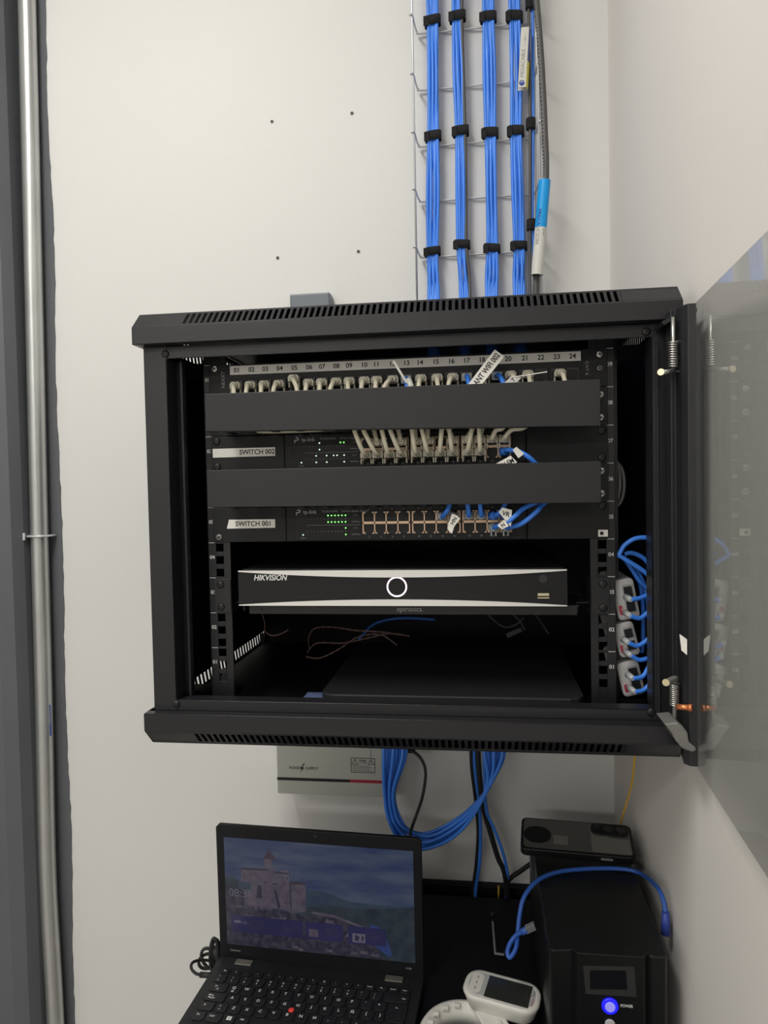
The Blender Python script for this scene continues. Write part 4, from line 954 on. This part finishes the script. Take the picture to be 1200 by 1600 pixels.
# lid, nearly upright
TI = math.radians(-1.0)
UP = (Vector((0, 0, 1))*math.cos(TI)+LY*math.sin(TI)).normalized()
LF = frame(LM @ Vector((0, 3, -3)), LX, UP)       # x right, y up, z to the viewer
def Q(): m_ = MB(); m_.xf = LF; return m_
mb = Q(); mb.prism([(0, 0), (LW, 0), (LW, LH-5), (LW-5, LH), (5, LH), (0, LH-5)], (0, 0, -6.5), (1, 0, 0), (0, 1, 0), 6.5); lid = mb.build('lid', 'laptop', lp, bevel=1.2)
SX0, SX1, SY0, SY1 = 12.5, LW-12, 24, LH-19
mb = Q(); mb.cyl((LW/2, LH-8, 0), (LW/2, LH-8, .4), 1.6, 12); mb.build('webcam', 'lens', lid)
mb = Q(); mb.text('Lenovo', 5.5, frame((25, 15, .1), (1, 0, 0), (0, 1, 0))); mb.text('X280', 4, frame((LW-22, 15, .1), (1, 0, 0), (0, 1, 0))); mb.build('lettering', 'greyink', lid)
# the screen: an emissive picture
def emat(name, c, s=1.0, noise=0, c2=None, sc=30, stretch=(1, 1, 1)):
    m_ = bpy.data.materials.new(name); m_.use_nodes = True; nt = m_.node_tree; b = nt.nodes['Principled BSDF']
    b.inputs['Base Color'].default_value = (.01, .01, .012, 1); b.inputs['Roughness'].default_value = .25
    b.inputs['Emission Strength'].default_value = s*.62; b.inputs['Emission Color'].default_value = (*c, 1)
    if c2:
        tc = nt.nodes.new('ShaderNodeTexCoord'); mp = nt.nodes.new('ShaderNodeMapping'); mp.inputs['Scale'].default_value = stretch
        n = nt.nodes.new('ShaderNodeTexNoise'); n.inputs['Scale'].default_value = sc; n.inputs['Detail'].default_value = 6; r_ = nt.nodes.new('ShaderNodeValToRGB')
        r_.color_ramp.elements[0].color = (*c, 1); r_.color_ramp.elements[0].position = .35; r_.color_ramp.elements[1].color = (*c2, 1); r_.color_ramp.elements[1].position = .68
        nt.links.new(tc.outputs['Object'], mp.inputs[0]); nt.links.new(mp.outputs[0], n.inputs['Vector']); nt.links.new(n.outputs['Fac'], r_.inputs[0]); nt.links.new(r_.outputs[0], b.inputs['Emission Color'])
    M[name] = m_
emat('scr_sky', (.018, .030, .085), 1, c2=(.050, .066, .105), sc=14, stretch=(1, 1, 4.5))
emat('scr_hill', (.010, .016, .028), 1, c2=(.022, .034, .042), sc=60)
emat('scr_far', (.018, .032, .062), 1, c2=(.026, .042, .060), sc=50)
emat('scr_town', (.010, .010, .024), 1, c2=(.040, .036, .052), sc=110)
emat('scr_wall', (.050, .042, .066), 1, c2=(.085, .070, .092), sc=90)
emat('scr_shade', (.020, .018, .036), 1)
emat('scr_roof', (.030, .020, .034), 1)
emat('scr_river', (.018, .035, .13), 1)
emat('scr_card', (.012, .012, .055), 1, c2=(.018, .016, .070), sc=40)
emat('scr_white', (.10, .09, .13), 1)
mb = Q(); SW, SH = SX1-SX0, SY1-SY0
names = ['scr_sky', 'scr_far', 'scr_hill', 'scr_town', 'scr_wall', 'scr_shade', 'scr_roof', 'scr_river', 'scr_card', 'scr_white']
lay = [0]
def sp(m_, pts):      # polygon on the screen, coordinates 0..1200 x 0..640 taken down from the top left
    lay[0] += 1; zq = .35+lay[0]*.006; mb.m = names.index(m_)
    mb.poly([(SX0+SW*x/1200, SY1-SH*y/640, zq) for x, y in pts][::-1])
sp('scr_sky', [(0, 0), (1200, 0), (1200, 640), (0, 640)])
sp('scr_far', [(0, 235), (60, 225), (100, 260), (520, 280), (620, 275), (700, 290), (800, 320), (960, 325), (1200, 320), (1200, 460), (0, 460)])
sp('scr_hill', [(0, 240), (90, 250), (90, 300), (0, 300)])
sp('scr_hill', [(520, 380), (640, 350), (800, 360), (1000, 345), (1200, 320), (1200, 640), (520, 640)])
sp('scr_town', [(0, 290), (120, 300), (200, 400), (520, 420), (700, 410), (900, 500), (1020, 640), (0, 640)])
sp('scr_wall', [(110, 180), (290, 175), (290, 150), (330, 150), (330, 185), (420, 185), (420, 330), (430, 240), (525, 235), (525, 400), (430, 420), (350, 390), (170, 400), (170, 260), (110, 255)])
sp('scr_wall', [(130, 300), (340, 320), (370, 400), (120, 400)])
for x in (125, 165, 375, 405, 450, 500): sp('scr_shade', [(x, 205), (x+5, 205), (x+5, 222), (x, 222)]); sp('scr_shade', [(x+14, 350), (x+18, 350), (x+18, 362), (x+14, 362)])
sp('scr_shade', [(425, 235), (432, 235), (432, 400), (425, 395)]); sp('scr_wall', [(372, 170), (415, 165), (420, 190), (372, 190)]); sp('scr_roof', [(420, 240), (470, 228), (528, 236), (526, 244), (424, 248)])
sp('scr_wall', [(265, 110), (310, 110), (312, 190), (262, 190)])
sp('scr_roof', [(255, 115), (290, 60), (295, 48), (300, 60), (345, 118), (335, 120), (330, 112), (265, 112)])
sp('scr_shade', [(215, 270), (240, 270), (240, 345), (205, 345)]); sp('scr_shade', [(320, 290), (335, 290), (360, 390), (345, 400)]); sp('scr_shade', [(310, 250), (350, 250), (350, 257), (310, 257)]); sp('scr_shade', [(262, 245), (272, 245), (272, 256), (262, 256)])
sp('scr_shade', [(110, 175), (290, 170), (290, 180), (110, 186)]); sp('scr_shade', [(330, 182), (420, 182), (420, 190), (330, 190)])
sp('scr_wall', [(560, 395), (700, 405), (880, 455), (885, 468), (700, 422), (560, 410)])
sp('scr_river', [(930, 440), (980, 450), (1030, 520), (1060, 600), (1040, 620), (950, 560), (920, 500)])
for x, y, w in ((60, 470, 50), (120, 440, 60), (210, 470, 40), (290, 445, 60), (350, 435, 45), (640, 430, 60), (690, 450, 50), (620, 500, 40), (770, 500, 50), (800, 600, 45), (430, 600, 40), (860, 590, 50), (920, 600, 60), (640, 600, 50), (470, 610, 30)):
    sp('scr_wall', [(x, y+25), (x+w*.3, y), (x+w*.9, y+4), (x+w, y+26)]); sp('scr_shade', [(x+w*.3, y), (x+w*.9, y+4), (x+w*.75, y+12), (x+w*.35, y+10)])
for x in (30, 265, 520, 790):
    sp('scr_card', [(x, 460), (x+235, 460), (x+235, 560), (x, 560)])
    for k in range(3): sp('scr_town', [(x+110, 490+18*k), (x+210, 490+18*k), (x+210, 495+18*k), (x+110, 495+18*k)])
sp('scr_white', [(55, 490), (95, 490), (100, 505), (50, 505)]); sp('scr_wall', [(540, 500), (600, 500), (600, 545), (540, 545)]); sp('scr_white', [(815, 500), (895, 500), (895, 552), (815, 552)]); sp('scr_shade', [(835, 505), (860, 520), (850, 545), (830, 540)]); sp('scr_shade', [(875, 505), (890, 525), (870, 548)])
lay[0] += 2
mb.m = names.index('scr_white')
mb.text('08:31', 17, frame((SX0+SW*.085, SY1-SH*.51, .35), (1, 0, 0), (0, 1, 0)), lift=.9); mb.text('lunes, 5 de agosto', 7.5, frame((SX0+SW*.16, SY1-SH*.63, .35), (1, 0, 0), (0, 1, 0)), lift=.9); mb.text('18', 8, frame((SX0+SW*.10, SY1-SH*.785, .35), (1, 0, 0), (0, 1, 0)), lift=.9)
mb.build('screen', names, lid)
# charger cable coil beside the laptop
cg = thing('charger_cable', 'coiled black charger cable plugged into the left side of the laptop', 'charger cable', W(325, 1500, y=175))
mb = MB()
for k, (u, v, rx, rz, tl) in enumerate(((328, 1486, 6, 24, 0), (333, 1488, 6, 25, .1), (322, 1492, 10, 18, .5), (318, 1496, 14, 12, .9), (338, 1492, 7, 24, -.1))):
    c = Vector(W(u+6, v+6, y=170+k*5)); pts = []
    for a in range(30):
        an = a*2*math.pi/30; x_, z_ = rx*math.cos(an), rz*math.sin(an); pts.append((c[0]+x_*math.cos(tl)-z_*math.sin(tl), c[1]+4*math.sin(an+k), c[2]+x_*math.sin(tl)+z_*math.cos(tl)))
    mb.tube(pts, 2.5, 8, closed=True)
mb.tube(cr([W(335, 1502, y=170), W(315, 1500, y=155), W(301, 1504, y=140), W(299, 1513, y=130), W(306, 1521, y=122), W(315, 1523, y=118)], 6), 2.2, 8)
mb.build('cable', 'rubber', cg)
a, b = Vector(W(313, 1523, y=118)), Vector(W(330, 1524, y=116)); mb = MB(); mb.cyl(a, b, 4, 12); mb.build('connector', 'rubber', cg)
mb = MB(); c = Vector(W(338, 1494, y=176)); mb.cyl(c+Vector((0, 0, -12)), c+Vector((1, 0, 14)), 6.5, 12); mb.build('cable_tie', 'rubber', cg)

# ================================================================== UPS, PHONE
up = thing('power_unit', 'black uninterruptible power unit with lit blue power button', 'power unit', (233, 130, DZ))
UX0, UX1, UZ = 165, 300, -305
mb = MB(); mb.prism([(UX0, -18), (UX0+3, -24), (UX0+27, -20), (UX0+30, -20), (UX1-23, -20), (UX1-20, -24), (UX1-3, -24), (UX1, -18), (UX1+2, 285), (UX0-1, 285)], (0, 0, DZ+6), (1, 0, 0), (0, 1, 0), UZ-DZ-6)
mb.build('housing', 'ups', up, bevel=2)
mb = MB(); mb.prism([(UX0+26, -19), (UX0+32, -28), (UX1-28, -28), (UX1-21, -19)], (0, 0, DZ+8), (1, 0, 0), (0, 1, 0), UZ-DZ-7); mb.build('front_panel', 'ups', up, bevel=1)
for k in range(9):
    for xx in (UX0-1.5, UX1+.8):
        mb = MB(); mb.box(xx, xx+1.2, 190+k*9, 194+k*9, UZ-30, UZ-6); mb.build('vent_slot', 'void', up)
for x, y in ((UX0+15, 0), (UX1-15, 0), (UX0+15, 265), (UX1-15, 265)):
    mb = MB(); mb.cyl((x, y, DZ), (x, y, DZ+7), 8, 14); mb.build('foot', 'rubber', up)
YU = -28
q = [Vector(W(u, v, y=YU-1.2)) for u, v in ((911, 1510), (991, 1511), (995, 1558), (915, 1553))]
mb = MB(); mb.poly(q[::-1]); a = [mb._p(p) for p in q]; b = [mb._p(p+Vector((0, 1.1, 0))) for p in q]
for i in range(4): j = (i+1) % 4; mb.face((a[i], a[j], b[j], b[i]))
mb.build('protective_film', 'film', up)
q = [Vector(W(u, v, y=YU-1.6)) for u, v in ((922, 1516), (978, 1517), (980, 1546), (922, 1545))]
mb = MB(); mb.prism([(p[0], p[2]) for p in q], (0, YU-1.2, 0), (1, 0, 0), (0, 0, 1), .6); mb.build('display', 'lens', up)
c = W(953, 1572, y=YU-1); mb = MB(); mb.tube([(c[0], YU, c[2]), (c[0], YU-2, c[2]), (c[0], YU-2.4, c[2])], [9.4, 9.4, 8.2], 28); mb.build('button_ring', 'bluelit', up)
mb = MB(); mb.tube([(c[0], YU-2.4, c[2]), (c[0], YU-3.4, c[2])], [6.0, 5.6], 24); mb.build('power_button', 'bluebtn', up)
cb = W(985, 1574, y=YU-1); mb = MB(); mb.text('POWER', 5, FRONT((cb[0]-4, YU-.1, cb[2]+.5)), fit=14, bold=True); mb.build('lettering', 'white_ink', up)
c = W(953, 1600, y=YU-1); mb = MB(); mb.cyl((c[0], YU, c[2]), (c[0], YU-2.5, c[2]), 5.8, 22); mb.build('mute_button', 'injector', up, bevel=.8)

PO = Vector(W(813, 1325, z=-284)); PE = Vector(W(995, 1341, z=-284)); pxv = (PE-PO).normalized()
back = Vector((-pxv.y, pxv.x, 0)); tl = math.radians(9); pyv = back*math.cos(tl)+Vector((0, 0, 1))*math.sin(tl)
PM = frame(PO, pxv, pyv); PL = (PE-PO).length; PW = 76
ph = thing('smartphone', 'black cased smartphone lying face down on the power unit', 'smartphone', tuple(PO))
def K(): m_ = MB(); m_.xf = PM; return m_
mb = K(); mb.prism([(p[0]+PL/2, p[1]+PW/2) for p in rrect(PL, PW, 9)], (0, 0, -12), (1, 0, 0), (0, 1, 0), 12); mb.build('case', 'phone', ph, bevel=2)
mb = K(); mb.prism([(p[0]+PL/2, p[1]+PW/2) for p in rrect(PL-8, PW-8, 7)], (0, 0, .05), (1, 0, 0), (0, 1, 0), .4); bk = mb.build('back_cover', 'phoneback', ph)
mb = K(); mb.prism([(PL*.63, 6), (PL-6, 6), (PL-6, PW*.5), (PL*.8, PW*.52), (PL*.63, PW-6)], (0, 0, .45), (1, 0, 0), (0, 1, 0), .2); mb.build('grey_plate', 'phonegrey', bk)
mb = K(); mb.tube([(24, 34, .4), (24, 34, .8)], 20, 40); mb.build('round_pad', 'phone', bk)
mb = K(); mb.prism([(47, 16), (68, 16), (68, 36), (47, 36)], (0, 0, .45), (1, 0, 0), (0, 1, 0), .2); mb.build('printed_patch', 'phonegrey', bk)
mb = K(); mb.prism([(p[0]+PL-32, p[1]+PW-19) for p in rrect(54, 27, 10)], (0, 0, .4), (1, 0, 0), (0, 1, 0), 2.6); cmn = mb.build('camera_island', 'phone', ph, bevel=.8)
for x, y, r_ in ((PL-50, PW-15, 5), (PL-34, PW-20, 7), (PL-16, PW-20, 7)):
    mb = K(); mb.cyl((x, y, 3), (x, y, 3.8), r_, 20); mb.build('camera_lens', 'lens', cmn)
mb = K(); mb.prism([(PL*.70, -7.6), (PL*.80, -7.6), (PL*.80, -4.4), (PL*.70, -4.4)], (0, 0, 0), (1, 0, 0), (0, 0, 1), .9); mb.build('side_button', 'phonegrey', ph)
# draped blue cord
dp = [W(u, v, **k) for u, v, k in ((1040, 1432, dict(x=313)), (1037, 1408, dict(x=313)), (1026, 1385, dict(x=310)), (1003, 1366, dict(z=-298)), (975, 1358, dict(z=-300)), (930, 1357, dict(z=-301)), (880, 1361, dict(z=-301)), (850, 1370, dict(z=-300)))]
y0 = dp[-1][1]
dp += [W(u, v, y=yy) for u, v, yy in ((832, 1383, y0-14), (818, 1404, y0-28), (812, 1430, y0-40), (809, 1460, y0-55), (806, 1482, y0-70), (797, 1496, y0-78), (793, 1488, y0-74), (797, 1474, y0-66), (806, 1462, y0-60), (816, 1456, y0-56))]
pc_ = thing('patch_cord', 'blue patch cord draped over the power unit with its end hanging at the left', 'patch cord', tuple(dp[6]))
mb = MB(); mb.tube(cr(dp, 6), 3.0, 10); mb.build('cable', 'blue_shaded', pc_)
a = Vector(dp[-1]); mb = MB(); k = Vector((9, -2, 6)); mb.tube([a-k*.2, a+k*.9], [4, 5], 10); mb.build('boot', 'blue_shaded', pc_)
mb = MB(); mb.obox(a+k*.9+Vector((-2, -4, -5)), k*1.3, Vector((-3, 0, 8)), (0, 8, 0)); mb.build('plug', 'clear_shaded', pc_, bevel=.8)
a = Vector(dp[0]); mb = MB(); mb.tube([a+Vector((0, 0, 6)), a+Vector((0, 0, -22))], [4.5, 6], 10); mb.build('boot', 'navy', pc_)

# ================================================================== METER AND RING
MO = Vector(W(784, 1546, z=-425)); e0 = Vector(W(742, 1537, z=-425)); e1 = Vector(W(828, 1558, z=-425)); mx = (e1-e0).normalized()
mx = Vector((mx.x, mx.y, -.03)).normalized(); my = Vector((-mx.y, mx.x, .12)).normalized()
MM = frame(MO, mx, my)
mt = thing('handheld_meter', 'white rounded handheld meter with dark screen resting on the white ring', 'meter', tuple(MO))
def H(): m_ = MB(); m_.xf = MM; return m_
MLn, MWd = 102, 50
mb = H(); secs = [(-26, .80, .78), (-22, .88, .88), (-9, .96, .95), (-4, 1, 1), (-.5, .97, .95), (0, .9, .86)]
rings = []
for z_, a_, b_ in secs: rings.append([mb._p((p[0]*a_, p[1]*b_, z_)) for p in rrect(MLn, MWd, 20, 8)])
for A_, B_ in zip(rings, rings[1:]):
    for k in range(len(A_)): k2 = (k+1) % len(A_); mb.face((A_[k], A_[k2], B_[k2], B_[k]), True)
mb.face(rings[0][::-1]); mb.face(rings[-1]); mb.build('shell', 'white', mt)
mb = H(); mb.prism(rrect(MLn*.86, MWd*.72, 14, 6), (0, 0, 0), (1, 0, 0), (0, 1, 0), .5); mb.build('face_panel', 'meterface', mt)
mb = H(); mb.prism([(-20, -19), (38, -19), (38, 17), (-20, 17)], (0, 0, .5), (1, 0, 0), (0, 1, 0), .4); mb.build('screen', 'meterscreen', mt)
mb = H(); mb.prism(rrect(16, 33, 6), (-34, 0, .5), (1, 0, 0), (0, 1, 0), .3); bt = mb.build('keypad', 'strip', mt)
mb = H()
for yy in (9, 0, -9): mb.box(-35, -33, yy-2, yy+2, .8, 1.1)
mb.build('key_marks', 'greyink', bt)
mb = H(); mb.text('Range', 4, frame((41.5, -8, .5), (0, 1, 0), (-1, 0, 0)), fit=12); mb.build('red_print', 'red', mt)
mb = H(); mb.text('Tester', 3.5, frame((41.5, 6, .5), (0, 1, 0), (-1, 0, 0)), fit=10); mb.build('black_print', 'ink', mt)
# ring
rc = Vector(W(724, 1622, z=-462)); rg = thing('plastic_ring', 'off white plastic ring with clips under the handheld meter', 'ring', tuple(rc))
mb = MB(); sec = [(40, -14), (54, -14), (57, -9), (57, 6), (53, 12), (46, 13), (44, 7), (40, 5)]
n = 64; rings = []
for k in range(n):
    a = k*2*math.pi/n; rings.append([mb._p((rc.x+math.cos(a)*r_, rc.y+math.sin(a)*r_, rc.z+z_)) for r_, z_ in sec])
for k in range(n):
    A_, B_ = rings[k], rings[(k+1) % n]
    for j in range(len(sec)): j2 = (j+1) % len(sec); mb.face((A_[j], B_[j], B_[j2], A_[j2]), True)
mb.build('hoop', 'white', rg)
for k in (16, 20, 24, 28):
    a = k*2*math.pi/n+.2; mb = MB(); c = rc+Vector((math.cos(a)*43, math.sin(a)*43, 9)); mb.obox(c+Vector((-4, -3, 0)), (8, 0, 0), (0, 5, 0), (0, 0, 5)); mb.build('clip', 'white', rg, bevel=1)
a = Vector(W(760, 1580, z=-448)); b = Vector(W(800, 1640, z=-455)); mb = MB(); d_ = b-a; mb.obox(a+Vector((-16, 0, 0)), d_, Vector((34, 4, 0)), Vector((0, 0, -6))); mb.build('strap', 'white', rg, bevel=2)
